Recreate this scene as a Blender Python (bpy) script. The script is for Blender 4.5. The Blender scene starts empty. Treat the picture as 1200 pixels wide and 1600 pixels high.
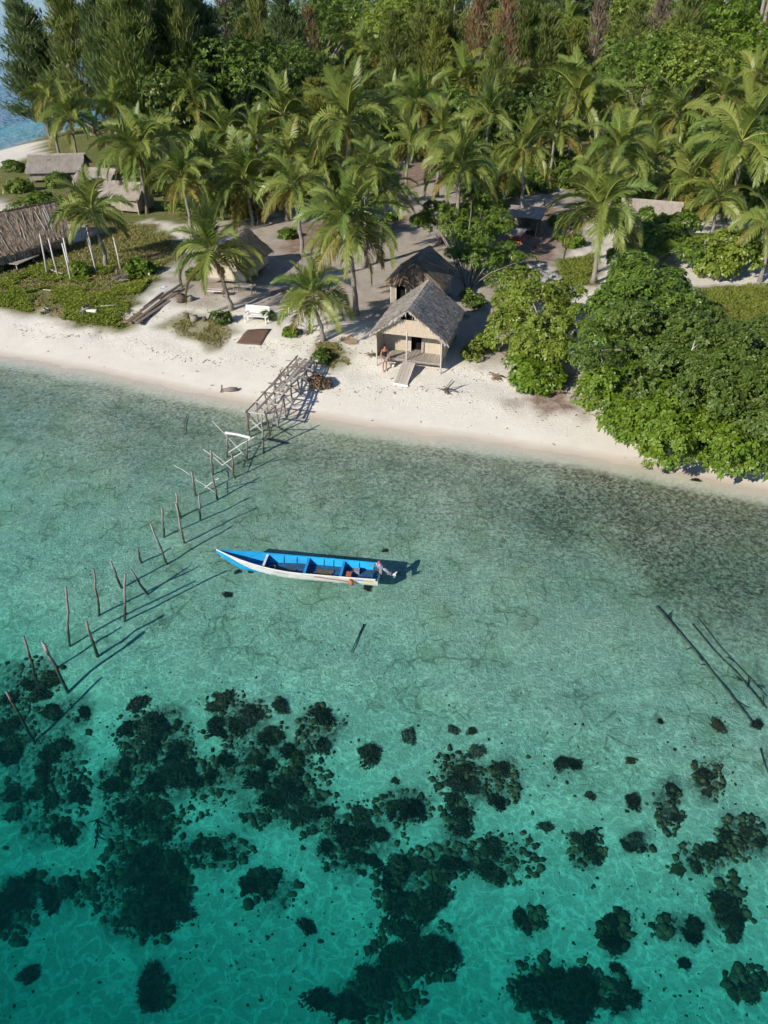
import bpy, bmesh, math, random
import numpy as np
from mathutils import Vector, Matrix

random.seed(7)
RNG = np.random.default_rng(7)
SC = bpy.context.scene
COL = SC.collection

# ------------------------------------------------------------------ camera, sky, sun, exposure
CAM_H, FOC, PITCH = 20.0, 1109.0, math.radians(36.5)
cam_d = bpy.data.cameras.new('camera')
cam = bpy.data.objects.new('camera', cam_d)
COL.objects.link(cam)
cam.location = (0, 0, CAM_H)
cam.rotation_euler = (math.pi / 2 - PITCH, 0, 0)
cam_d.sensor_fit = 'VERTICAL'
cam_d.angle = 2 * math.atan(800 / FOC)
cam_d.clip_start, cam_d.clip_end = 0.5, 20000
SC.camera = cam

SUN_AZ, SUN_EL = math.radians(43), math.radians(29)      # direction the light travels over the ground, height
w = bpy.data.worlds.new('World')
SC.world = w
w.use_nodes = True
nt = w.node_tree
bg = nt.nodes['Background']
sky = nt.nodes.new('ShaderNodeTexSky')
sky.sky_type = 'NISHITA'
sky.sun_disc = False
sky.sun_elevation = SUN_EL
sky.sun_rotation = math.atan2(-math.cos(SUN_AZ), -math.sin(SUN_AZ))
sky.air_density, sky.dust_density, sky.ozone_density = 0.65, 0.0, 4.0
nt.links.new(sky.outputs[0], bg.inputs[0])
bg.inputs[1].default_value = 0.11
sun_d = bpy.data.lights.new('sun', 'SUN')
sun_d.energy = 4.6
sun_d.angle = math.radians(0.5)
sun_d.color = (1.0, 0.93, 0.82)
sun = bpy.data.objects.new('sun', sun_d)
COL.objects.link(sun)
sun_dir = Vector((math.cos(SUN_AZ) * math.cos(SUN_EL), math.sin(SUN_AZ) * math.cos(SUN_EL), -math.sin(SUN_EL)))
sun.rotation_euler = sun_dir.to_track_quat('-Z', 'Y').to_euler()
sun.location = (-30, -30, 40)
vs = SC.view_settings
vs.view_transform, vs.look = 'Standard', 'None'
vs.exposure, vs.gamma = 0.35, 1.0
vs.use_curve_mapping = False
cy = SC.cycles
cy.use_denoising = True
cy.max_bounces, cy.diffuse_bounces, cy.glossy_bounces, cy.transmission_bounces = 6, 3, 2, 3
cy.transparent_max_bounces = 10
cy.volume_bounces = 0
cy.caustics_reflective = cy.caustics_refractive = False
cy.use_adaptive_sampling = True
cy.adaptive_threshold = 0.04
cy.adaptive_min_samples = 8

# ------------------------------------------------------------------ pixel of the photograph -> point in the place
def ray(x, y):
    u, v = (x - 600) / FOC, -(y - 800) / FOC
    c, s = math.cos(PITCH), math.sin(PITCH)
    return (u, c + v * s, -s + v * c)
def at(x, y, z=0.0):
    d = ray(x, y); t = (z - CAM_H) / d[2]
    return Vector((d[0] * t, d[1] * t, z))
def at_y(x, y, Y):
    d = ray(x, y); t = Y / d[1]
    return Vector((d[0] * t, Y, CAM_H + d[2] * t))

# ------------------------------------------------------------------ numeric noise and the shape of the land
def vnoise(x, y, seed=0):
    x, y = np.asarray(x, float), np.asarray(y, float)
    xi, yi = np.floor(x).astype(np.int64), np.floor(y).astype(np.int64)
    fx, fy = x - xi, y - yi
    fx, fy = fx * fx * (3 - 2 * fx), fy * fy * (3 - 2 * fy)
    def h(i, j):
        n = (i * 374761393 + j * 668265263 + seed * 69069) & 0x7fffffff
        n = ((n ^ (n >> 13)) * 1274126177) & 0x7fffffff
        return ((n ^ (n >> 16)) & 0xffff) / 65535.0
    return (h(xi, yi) * (1 - fx) + h(xi + 1, yi) * fx) * (1 - fy) + (h(xi, yi + 1) * (1 - fx) + h(xi + 1, yi + 1) * fx) * fy
def fbm(x, y, o=4, seed=0):
    r, a, t = 0, 0.5, 0
    for k in range(o):
        r = r + a * vnoise(np.asarray(x) * 2 ** k, np.asarray(y) * 2 ** k, seed + k); t += a; a *= 0.5
    return r / t
COAST = np.array([(-25.9,44.7),(-34,47.5),(-45,54),(-54,68),(-60,88),(-62,105),(-58.5,118),(-57,126),(-54,140),(-48,170),(-35,220),(0,300),
    (80,380),(200,420),(300,380),(330,250),(250,100),(150,30),(80,8),(40,19),(28,25),(19,28.9),(14.2,30.8),(10.2,32.3),(3.5,34),(-3.7,36.2),(-11.8,39.5),(-18.6,42.35)])
def in_poly(px, py, poly):
    ins = np.zeros(np.shape(px), bool)
    n = len(poly)
    for i in range(n):
        x1, y1 = poly[i]; x2, y2 = poly[(i + 1) % n]
        c = ((y1 > py) != (y2 > py)) & (px < (x2 - x1) * (py - y1) / ((y2 - y1) if y2 != y1 else 1e-9) + x1)
        ins ^= c
    return ins
def poly_dist(px, py, poly):
    best = np.full(np.shape(px), 1e18)
    n = len(poly)
    for i in range(n):
        a, b = np.array(poly[i]), np.array(poly[(i + 1) % n]); d = b - a
        t = np.clip(((px - a[0]) * d[0] + (py - a[1]) * d[1]) / (d @ d), 0, 1)
        best = np.minimum(best, (px - a[0] - t * d[0]) ** 2 + (py - a[1] - t * d[1]) ** 2)
    return np.sqrt(best)
def coast_d(x, y):
    x, y = np.asarray(x, float), np.asarray(y, float)
    d = poly_dist(x, y, COAST)
    d = np.where(in_poly(x, y, COAST), d, -d)
    return d + 0.5 * (fbm(x * 0.22, y * 0.22, 3, 5) - 0.5)
def gz_arr(x, y):
    x, y = np.asarray(x, float), np.asarray(y, float)
    d = coast_d(x, y)
    land = np.interp(d, [0, 2, 4, 6, 7, 9, 14, 40, 400], [0, .27, .52, .74, .9, 1.08, 1.2, 1.35, 1.6])
    sea = np.interp(-d, [0, 1, 3, 8, 13, 17, 19.5, 22, 25, 30, 40, 80, 300], [0, -.1, -.25, -.45, -.65, -.85, -1.3, -2.3, -3.9, -6.4, -9, -11, -12])
    z = np.where(d >= 0, land, sea)
    bump = (fbm(x * 0.35, y * 0.35, 3, 11) - 0.5) * 0.22 + (fbm(x * 1.3, y * 1.3, 2, 21) - 0.5) * 0.10
    return z + bump * np.clip(np.abs(d) / 5, 0.03, 1)
def gz(x, y):
    return float(gz_arr(np.array([x]), np.array([y]))[0])
def ground_at(px, py):
    z = 1.0
    for _ in range(8):
        p = at(px, py, z); z = gz(p.x, p.y)
    p = at(px, py, z)
    return Vector((p.x, p.y, z))

# ------------------------------------------------------------------ materials
def srgb(*c):
    return tuple(((v / 255) / 12.92 if v / 255 <= 0.04045 else ((v / 255 + 0.055) / 1.055) ** 2.4) for v in c)
def mat(name, c1, c2=None, scale=3.0, rough=0.8, bump=0.0, bscale=None, island=None, objrand=None, trans=0.0, stretch=(1, 1, 1), spec=0.2, detail=4):
    """noise between c1 and c2; island / objrand = colour that single pieces drift towards; trans = share of light let through a leaf"""
    m = bpy.data.materials.new(name); m.use_nodes = True
    n, l = m.node_tree.nodes, m.node_tree.links
    b = n['Principled BSDF']; out = n['Material Output']
    b.inputs['Roughness'].default_value = rough
    b.inputs['Specular IOR Level'].default_value = spec
    tc = n.new('ShaderNodeTexCoord'); mp = n.new('ShaderNodeMapping'); mp.inputs['Scale'].default_value = stretch
    l.new(tc.outputs['Object'], mp.inputs[0])
    nz = n.new('ShaderNodeTexNoise'); nz.inputs['Scale'].default_value = scale; nz.inputs['Detail'].default_value = detail
    l.new(mp.outputs[0], nz.inputs[0])
    rp = n.new('ShaderNodeMapRange'); rp.inputs[1].default_value, rp.inputs[2].default_value = 0.32, 0.68
    l.new(nz.outputs[0], rp.inputs[0])
    def mix(fac, a, bcol):
        x = n.new('ShaderNodeMix'); x.data_type = 'RGBA'
        if hasattr(fac, 'links'): l.new(fac, x.inputs[0])
        else: x.inputs[0].default_value = fac
        for k, v in ((6, a), (7, bcol)):
            if hasattr(v, 'links'): l.new(v, x.inputs[k])
            else: x.inputs[k].default_value = (*v, 1)
        return x.outputs[2]
    col = mix(rp.outputs[0], c1, c2 or c1)
    if island:
        g = n.new('ShaderNodeNewGeometry')
        col = mix(g.outputs['Random Per Island'], col, island)
    if objrand:
        o = n.new('ShaderNodeObjectInfo')
        col = mix(o.outputs['Random'], col, objrand)
    l.new(col, b.inputs['Base Color'])
    if bump:
        bz = n.new('ShaderNodeTexNoise'); bz.inputs['Scale'].default_value = bscale or scale * 3; bz.inputs['Detail'].default_value = 3
        l.new(mp.outputs[0], bz.inputs[0])
        bp = n.new('ShaderNodeBump'); bp.inputs['Strength'].default_value = bump; bp.inputs['Distance'].default_value = 0.05
        l.new(bz.outputs[0], bp.inputs['Height']); l.new(bp.outputs[0], b.inputs['Normal'])
    if trans:
        t = n.new('ShaderNodeBsdfTranslucent'); ms = n.new('ShaderNodeMixShader'); ms.inputs[0].default_value = trans
        l.new(col, t.inputs[0]); l.new(b.outputs[0], ms.inputs[1]); l.new(t.outputs[0], ms.inputs[2]); l.new(ms.outputs[0], out.inputs[0])
    return m
M = {}
M['frond'] = mat('palm_leaf', (.085, .165, .028), (.165, .24, .048), 0.9, .42, island=(.145, .215, .042), objrand=(.25, .28, .06), trans=.32, spec=.4)
M['frond_old'] = mat('palm_leaf_yellowing', (.22, .21, .045), (.30, .24, .05), 1.0, .5, island=(.12, .15, .03), objrand=(.22, .17, .04), trans=.25)
M['frond_dead'] = mat('palm_leaf_dead', (.24, .15, .07), (.15, .09, .045), 1.0, .8, island=(.30, .20, .10), trans=.15)
M['rachis'] = mat('palm_midrib', (.30, .30, .08), (.22, .22, .06), 2, .5)
M['coconut'] = mat('coconut_husk', (.20, .17, .04), (.26, .14, .05), 2, .6)
M['palm_bark'] = mat('palm_bark', (.30, .27, .23), (.20, .175, .15), 4, .9, .6, 10, stretch=(1, 1, 4))
M['bark'] = mat('grey_bark', (.22, .18, .14), (.33, .29, .25), 5, .9, .5, stretch=(1, 1, .3))
M['leaf_yellow'] = mat('broad_leaf_yellow_green', (.105, .185, .022), (.17, .235, .032), .8, .4, island=(.26, .31, .05), trans=.25, spec=.35)
M['leaf_mid'] = mat('broad_leaf_green', (.06, .135, .016), (.10, .175, .024), .8, .4, island=(.17, .245, .036), trans=.25, spec=.4)
M['leaf_dark'] = mat('broad_leaf_dark_green', (.045, .095, .013), (.075, .13, .02), .8, .45, island=(.13, .18, .035), trans=.2, spec=.35)
M['leaf_fresh'] = mat('broad_leaf_fresh_green', (.07, .155, .013), (.11, .19, .016), .8, .4, island=(.19, .27, .03), trans=.25, spec=.4)
M['under'] = mat('undergrowth_leaf', (.065, .125, .018), (.15, .20, .03), .12, .55, island=(.11, .15, .03), trans=.2)
M['needle'] = mat('casuarina_needles', (.14, .19, .042), (.20, .24, .058), .4, .7, island=(.26, .29, .085), objrand=(.17, .22, .055), trans=.42)
M['needle_blue'] = mat('casuarina_needles_dark', (.085, .14, .05), (.12, .175, .06), .4, .7, island=(.155, .21, .075), trans=.42)
M['needle_red'] = mat('casuarina_needles_dying_red', (.30, .14, .075), (.22, .12, .06), .4, .8, island=(.20, .16, .07), trans=.3)
M['needle_grey'] = mat('casuarina_twigs_dry', (.22, .155, .12), (.27, .20, .155), .4, .9, island=(.17, .15, .09), trans=.2)
M['needle_lime'] = mat('casuarina_needles_lime', (.17, .21, .035), (.22, .24, .045), .4, .7, island=(.26, .28, .06), trans=.35)
M['vine'] = mat('beach_vine_leaf', (.12, .20, .02), (.21, .25, .03), .6, .45, island=(.28, .32, .05), trans=.2)
M['grass_dry'] = mat('dry_grass_blade', (.30, .25, .08), (.18, .21, .045), .8, .7, island=(.33, .29, .12), trans=.2)
M['grass'] = mat('grass_blade', (.11, .18, .02), (.18, .21, .03), .5, .6, island=(.22, .25, .05), trans=.2)
M['thatch'] = mat('grey_thatch', (.28, .245, .205), (.12, .105, .092), 1.6, .95, island=(.60, .54, .47), trans=.05, stretch=(.5, 2.2, .5))
M['thatch_dark'] = mat('old_brown_thatch', (.15, .125, .09), (.08, .065, .05), 1.6, .95, island=(.33, .29, .22), trans=.05, stretch=(.5, 2.2, .5))
M['thatch_pink'] = mat('pale_thatch', (.40, .34, .28), (.30, .25, .21), 1.0, .95, island=(.48, .43, .37), trans=.05)
M['thatch_red'] = mat('reddish_dry_leaf', (.19, .10, .06), (.13, .085, .055), 1.0, .9, island=(.30, .23, .155), trans=.08)
M['straw'] = mat('dry_palm_stalk', (.27, .20, .135), (.15, .105, .07), 1.4, .9, island=(.50, .40, .29), stretch=(1, .6, .6))
M['matting'] = mat('woven_palm_matting', (.50, .42, .32), (.40, .33, .25), 5, .9, .3, 40, stretch=(1, 1, 3), objrand=(.55, .47, .36))
M['matting_grey'] = mat('weathered_matting', (.33, .29, .23), (.25, .21, .17), 5, .9, .3, 40, stretch=(1, 1, 3), objrand=(.40, .35, .27))
M['wood_pale'] = mat('bleached_wood', (.48, .44, .39), (.36, .32, .28), 6, .85, .3, 20, objrand=(.58, .55, .50), stretch=(1, 1, .3))
M['wood'] = mat('grey_wood', (.26, .23, .20), (.34, .30, .27), 6, .85, .3, 20, objrand=(.20, .17, .15), stretch=(1, 1, .3))
M['wood_dark'] = mat('dark_wet_wood', (.10, .08, .06), (.15, .12, .09), 6, .8, .3, 20, stretch=(1, 1, .3))
M['plank'] = mat('deck_plank', (.36, .32, .27), (.28, .25, .21), 5, .85, .2, 20, objrand=(.43, .38, .33), stretch=(1, 3, 1))
M['white_paint'] = mat('white_paint_worn', (.72, .71, .69), (.60, .58, .55), 3, .6, objrand=(.75, .73, .70))
M['red_paint'] = mat('red_paint', (.42, .12, .06), (.36, .14, .08), 3, .6)
M['shade_and_black'] = mat('painted_shade_and_black_parts', (.012, .011, .010), None, 1, 1)  # near-black: painted shade in hut openings, also small black parts
M['concrete'] = mat('weathered_concrete', (.40, .40, .39), (.30, .30, .30), 2, .9, .3)
M['tin'] = mat('rusty_sheet', (.38, .34, .32), (.30, .22, .18), 2, .6)
M['soil_mat'] = mat('brown_mat_cloth', (.17, .105, .075), (.13, .085, .06), 4, .95, .3)
M['hut_soil'] = mat('dark_litter', (.12, .09, .065), (.19, .15, .11), 6, .95, .4)

# ------------------------------------------------------------------ mesh helpers
class MB:
    def __init__(s): s.v, s.f, s.m = [], [], []
    def add(s, vs, fs, mi=0):
        o = len(s.v); s.v += [tuple(v) for v in vs]
        s.f += [tuple(i + o for i in f) for f in fs]; s.m += [mi] * len(fs)
        return s
    def box(s, c, d, rz=0.0, mi=0, M4=None):
        x, y, z = d[0] / 2, d[1] / 2, d[2] / 2
        R = (M4 or Matrix.Rotation(rz, 4, 'Z'))
        vs = [Vector(c) + R @ Vector(p) for p in ((-x,-y,-z),(x,-y,-z),(x,y,-z),(-x,y,-z),(-x,-y,z),(x,-y,z),(x,y,z),(-x,y,z))]
        return s.add(vs, [(0,3,2,1),(4,5,6,7),(0,1,5,4),(1,2,6,5),(2,3,7,6),(3,0,4,7)], mi)
    def slab(s, quad, th, mi=0):
        a, b, c, d = [Vector(q) for q in quad]
        n = (b - a).cross(d - a).normalized() * th
        return s.add([a, b, c, d, a - n, b - n, c - n, d - n], [(0,1,2,3),(7,6,5,4),(0,4,5,1),(1,5,6,2),(2,6,7,3),(3,7,4,0)], mi)
    def tube(s, pts, rad, n=6, mi=0, cap=True):
        pts = [Vector(p) for p in pts]
        if not hasattr(rad, '__len__'): rad = [rad] * len(pts)
        rings = []
        ref = None
        for i, p in enumerate(pts):
            t = (pts[min(i + 1, len(pts) - 1)] - pts[max(i - 1, 0)]).normalized()
            if ref is None: ref = Vector((1, 0, 0)) if abs(t.x) < 0.8 else Vector((0, 1, 0))
            u = (ref - t * ref.dot(t)).normalized(); ref = u; v = t.cross(u)
            rings.append([p + (u * math.cos(2 * math.pi * k / n) + v * math.sin(2 * math.pi * k / n)) * rad[i] for k in range(n)])
        vs = [q for r in rings for q in r]
        fs = [(i * n + k, i * n + (k + 1) % n, (i + 1) * n + (k + 1) % n, (i + 1) * n + k) for i in range(len(pts) - 1) for k in range(n)]
        if cap: fs += [tuple(range(n - 1, -1, -1)), tuple(range((len(pts) - 1) * n, len(pts) * n))]
        return s.add(vs, fs, mi)
    def mesh(s, name):
        me = bpy.data.meshes.new(name); me.from_pydata(s.v, [], s.f)
        if any(s.m): me.polygons.foreach_set('material_index', s.m)
        me.update(); return me
    def build(s, name, mats, parent=None, smooth=False):
        return link(name, s.mesh(name), mats, parent, smooth)
def link(name, me, mats=None, parent=None, smooth=False):
    if mats is not None and not len(me.materials):
        for m in (mats if isinstance(mats, (list, tuple)) else [mats]): me.materials.append(M[m] if isinstance(m, str) else m)
    if smooth: me.polygons.foreach_set('use_smooth', [True] * len(me.polygons))
    o = bpy.data.objects.new(name, me); COL.objects.link(o)
    if parent is not None: o.parent = parent
    return o
def np_mesh(name, v, f, mi=None):
    """v (N,3), f (M,k) with one k"""
    me = bpy.data.meshes.new(name)
    v = np.asarray(v, np.float32); f = np.asarray(f, np.int32)
    me.vertices.add(len(v)); me.vertices.foreach_set('co', v.ravel())
    k = f.shape[1]
    me.loops.add(f.size); me.loops.foreach_set('vertex_index', f.ravel())
    me.polygons.add(len(f)); me.polygons.foreach_set('loop_start', np.arange(0, f.size, k, dtype=np.int32))
    me.polygons.foreach_set('loop_total', np.full(len(f), k, np.int32))
    if mi is not None: me.polygons.foreach_set('material_index', np.asarray(mi, np.int32))
    me.update(calc_edges=True); return me
def tag(o, label=None, cat=None, group=None, kind=None):
    for k, v in (('label', label), ('category', cat), ('group', group), ('kind', kind)):
        if v: o[k] = v
    if cat and not kind: o['kind'] = 'thing'
    return o
def empty(name, loc, rz=0.0, label=None, cat=None, group=None):
    o = bpy.data.objects.new(name, None); COL.objects.link(o)
    o.location = loc; o.rotation_euler = (0, 0, rz); o.empty_display_size = .3
    return tag(o, label, cat, group)
def unit(a): return a / np.maximum(np.linalg.norm(a, axis=-1, keepdims=True), 1e-9)

# reef patches: centre pixel, half axes, how many heads, head radius range, colour set, label
PATCH = [
 ((45,1065,45,28),9,(12,22),'leftmost patch under the crooked pole'), ((15,1125,30,45),8,(14,24),'patch at the left edge around the leaning pole'), ((105,1112,40,14),6,(12,20),'small oblong patch right of the leaning pole'), ((50,1185,60,32),11,(14,24),'dark patch below the leaning pole'), ((60,1245,70,30),11,(14,24),'long patch below the left edge poles'), ((85,1300,40,16),6,(12,20),'narrow patch left of the sunken rope'),
 ((250,1150,60,40),16,(12,24),'upper part of the great central reef'), ((360,1125,45,35),12,(13,24),'upper right knob of the great central reef'), ((245,1220,90,50),26,(13,26),'middle of the great central reef'), ((225,1285,50,35),12,(14,26),'lower part of the great central reef'), ((420,1200,70,60),24,(12,24),'right arm of the great central reef'), ((500,1140,35,28),8,(13,22),'upper end of the right arm of the reef'), ((455,1262,60,30),12,(12,22),'lower end of the right arm of the reef'),
 ((335,1330,45,20),7,(14,22),'bridge patch below the great reef'), ((555,1310,60,42),15,(14,26),'dark patch below the middle of the picture'), ((630,1262,38,20),7,(10,20),'cluster of round heads right of the reef arm'),
 ((715,1210,28,34),9,(12,22),'tall patch right of the middle'), ((712,1270,18,24),4,(14,22),'tail of the tall patch right of the middle'), ((780,1225,24,28),7,(12,18),'patch just right of the tall patch'), ((700,1345,55,22),9,(14,22),'patch below the tall patch'), ((790,1340,42,30),9,(14,24),'broad patch at lower right of the middle'),
 ((225,1390,55,62),17,(18,30),'deep dark mass at lower left'), ((85,1388,62,22),9,(16,26),'deep long patch at lower left'), ((20,1430,26,34),5,(18,26),'deep patch on the lower left edge'), ((240,1540,26,26),4,(18,26),'deep round patch near the bottom left'), ((420,1390,34,26),7,(14,22),'deep patch left of the lower middle'), ((645,1392,46,42),12,(18,28),'deep dark mass at lower middle'), ((655,1480,55,40),12,(18,28),'deep mass under the lower middle one'), ((580,1555,60,34),9,(20,30),'deep patch at the bottom middle'), ((870,1545,52,42),13,(20,32),'deep dark mass at the bottom right'),
 ((915,1320,22,28),7,(14,20),'patch right of the broad patch'), ((1000,1312,26,14),5,(12,18),'patch between the lone heads at right'), ((1045,1262,14,34),7,(10,17),'upright chain at right'), ((1105,1220,20,26),6,(10,17),'patch near the right edge'), ((1100,1335,34,18),6,(13,20),'low patch near the right edge'), ((1160,1310,34,26),7,(10,18),'patch on the right edge'), ((1065,1450,34,16),5,(14,20),'deep patch at lower right'), ((1140,1420,18,40),6,(13,20),'deep upright chain at lower right'), ((960,1455,18,24),5,(14,20),'deep patch left of the lower right one'), ((830,1435,20,14),3,(14,20),'deep pair below the broad patch'), ((970,1555,22,20),4,(14,20),'deep patch beside the bottom right mass'), ((1165,1535,26,20),3,(12,18),'deep patch at the bottom right edge')]

# ------------------------------------------------------------------ the ground: one sheet, land and seabed
def axis(core0, core1, step, ends, grow=1.18):
    c = list(np.arange(core0, core1 + 1e-6, step))
    s, x = step, core1
    while x < ends[1]: s *= grow; x += s; c.append(x)
    s, x, lo = step, core0, []
    while x > ends[0]: s *= grow; x -= s; lo.append(x)
    return np.array(lo[::-1] + c)
gx = axis(-34, 30, 0.32, (-7000, 7000), 1.09); gy = axis(3, 72, 0.32, (-1500, 9000), 1.07)
GX, GY = np.meshgrid(gx, gy)
GZ = gz_arr(GX, GY)
nx, ny = len(gx), len(gy)
idx = np.arange(nx * ny).reshape(ny, nx)
gf = np.stack([idx[:-1, :-1], idx[:-1, 1:], idx[1:, 1:], idx[1:, :-1]], -1).reshape(-1, 4)
gme = np_mesh('ground', np.stack([GX, GY, GZ], -1).reshape(-1, 3), gf)
D = coast_d(GX, GY)
_gx, _gy, _GZ = gx.tolist(), gy.tolist(), GZ
import bisect
def gz(x, y):
    i = min(max(bisect.bisect_right(_gx, x) - 1, 0), nx - 2); j = min(max(bisect.bisect_right(_gy, y) - 1, 0), ny - 2)
    u = (x - _gx[i]) / (_gx[i + 1] - _gx[i]); v = (y - _gy[j]) / (_gy[j + 1] - _gy[j])
    return float((GZ[j, i] * (1 - u) + GZ[j, i + 1] * u) * (1 - v) + (GZ[j + 1, i] * (1 - u) + GZ[j + 1, i + 1] * u) * v)
def px_poly(pts, z=1.2): return [tuple(at(x, y, z)[:2]) for x, y in pts]
def soft(poly, wdt, seed):
    d = poly_dist(GX, GY, poly); d = np.where(in_poly(GX, GY, poly), d, -d)
    return np.clip(0.5 + (d + 2.2 * wdt * (fbm(GX * .6, GY * .6, 3, seed) - .5)) / wdt, 0, 1)
GRASS_L = px_poly([(-60,462),(0,474),(60,484),(120,500),(190,507),(212,470),(255,432),(300,392),(250,355),(190,350),(120,380),(0,405),(-80,410)], 1.1)
GRASS_S = px_poly([(238,506),(290,490),(352,505),(366,520),(345,540),(300,527)], .95)
GRASS_J = px_poly([(492,535),(528,538),(550,565),(520,572),(490,560)], .95)
GRASS_R = px_poly([(868,412),(930,398),(935,450),(872,455)], 1.1)
LAWN = px_poly([(1085,452),(1260,440),(1260,540),(1110,520)], 1.2)
BACKLAND = px_poly([(-40,300),(60,345),(140,362),(250,350),(330,352),(420,338),(520,320),(570,330),(625,250),(690,245),(745,340),(800,330),(850,300),(900,300),(1000,345),(1240,345),(1700,100),(1500,10),(-300,10),(-200,200)])
grass = np.maximum.reduce([soft(GRASS_L, 1.2, 31), soft(GRASS_S, .8, 32) * .8, soft(GRASS_J, .8, 33) * .7, soft(GRASS_R, 1.0, 34), soft(LAWN, 1.0, 35), soft(BACKLAND, 2.5, 36)])
beach_back = px_poly([(-60,225),(25,225),(60,215),(70,250),(0,268),(-60,275)], 0.5)
grass *= 1 - soft(beach_back, 1.0, 41)
LITTER = [px_poly(p) for p in ([(850,255),(900,225),(960,215),(965,250),(900,285)], [(590,268),(690,240),(720,265),(640,300)], [(150,385),(245,345),(262,392),(190,418)], [(800,610),(870,575),(905,575),(900,628),(850,625)], [(770,345),(860,325),(905,350),(870,410),(800,430),(770,390)], [(560,345),(620,330),(640,360),(590,380)], [(430,360),(520,345),(530,385),(450,400)])]
litter = np.maximum.reduce([soft(p, 1.2, 50 + i) for i, p in enumerate(LITTER)])
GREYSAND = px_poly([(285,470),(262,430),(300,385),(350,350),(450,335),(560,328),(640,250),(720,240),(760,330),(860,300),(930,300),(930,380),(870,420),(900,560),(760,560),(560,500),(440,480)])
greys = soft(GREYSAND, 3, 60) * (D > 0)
# seagrass and rubble on the reef flat
s_ = -D
right = np.clip((GX - 2) / 12, 0, 1)
band = np.clip((s_ - 1.0 + .9 * (fbm(GX * .8, GY * .8, 3, 71) - .5)) / .45, 0, 1) * np.clip(1 - (s_ - (4.0 + 3.0 * right)) / (5 + 2 * right), 0, 1)
rub = np.clip(1 - (s_ - 7) / 10, 0, 1)
algae = np.clip(band * (0.5 + .8 * right) * (0.2 + 1.5 * fbm(GX * .5, GY * .5, 4, 72)), 0, 1)
# dark reef rock under the coral patches
_c, _s = math.cos(PITCH), math.sin(PITCH)
_dep = GY * _c + (CAM_H - GZ) * _s
_PX = 600 + FOC * GX / np.maximum(_dep, .1); _PY = 800 + FOC * (-(GZ - CAM_H) * _c - GY * _s) / np.maximum(_dep, .1)
reef = np.zeros_like(GX)
_wob = fbm(GX * .9, GY * .9, 4, 95) - .5
for (cx_, cy_, ax_, ay_), _n, _r, _l in PATCH:
    q_ = np.sqrt(((_PX - cx_) / (ax_ + 9)) ** 2 + ((_PY - cy_) / (ay_ + 8)) ** 2)
    reef = np.maximum(reef, np.clip((1.12 - q_ + 1.5 * _wob) / .3, 0, 1))
reef *= (GY > 0) & (GY < 26)
algae = np.maximum(algae, reef)
att = gme.color_attributes.new('masks', 'FLOAT_COLOR', 'POINT')
arr = np.stack([grass, litter, algae, greys], -1).reshape(-1, 4).astype(np.float32)
att.data.foreach_set('color', arr.ravel())
att2 = gme.color_attributes.new('sea', 'FLOAT_COLOR', 'POINT')
wet = np.clip(1.35 - (D + 1.2 * (fbm(GX * .5, GY * .5, 3, 75) - .5)) / 3.2, 0, 1) * (D > -3)
arr2 = np.stack([np.clip(s_ / 30, 0, 1), rub, wet, np.clip((s_ - 17) / 6, 0, 1)], -1).reshape(-1, 4).astype(np.float32)
att2.data.foreach_set('color', arr2.ravel())
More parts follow.
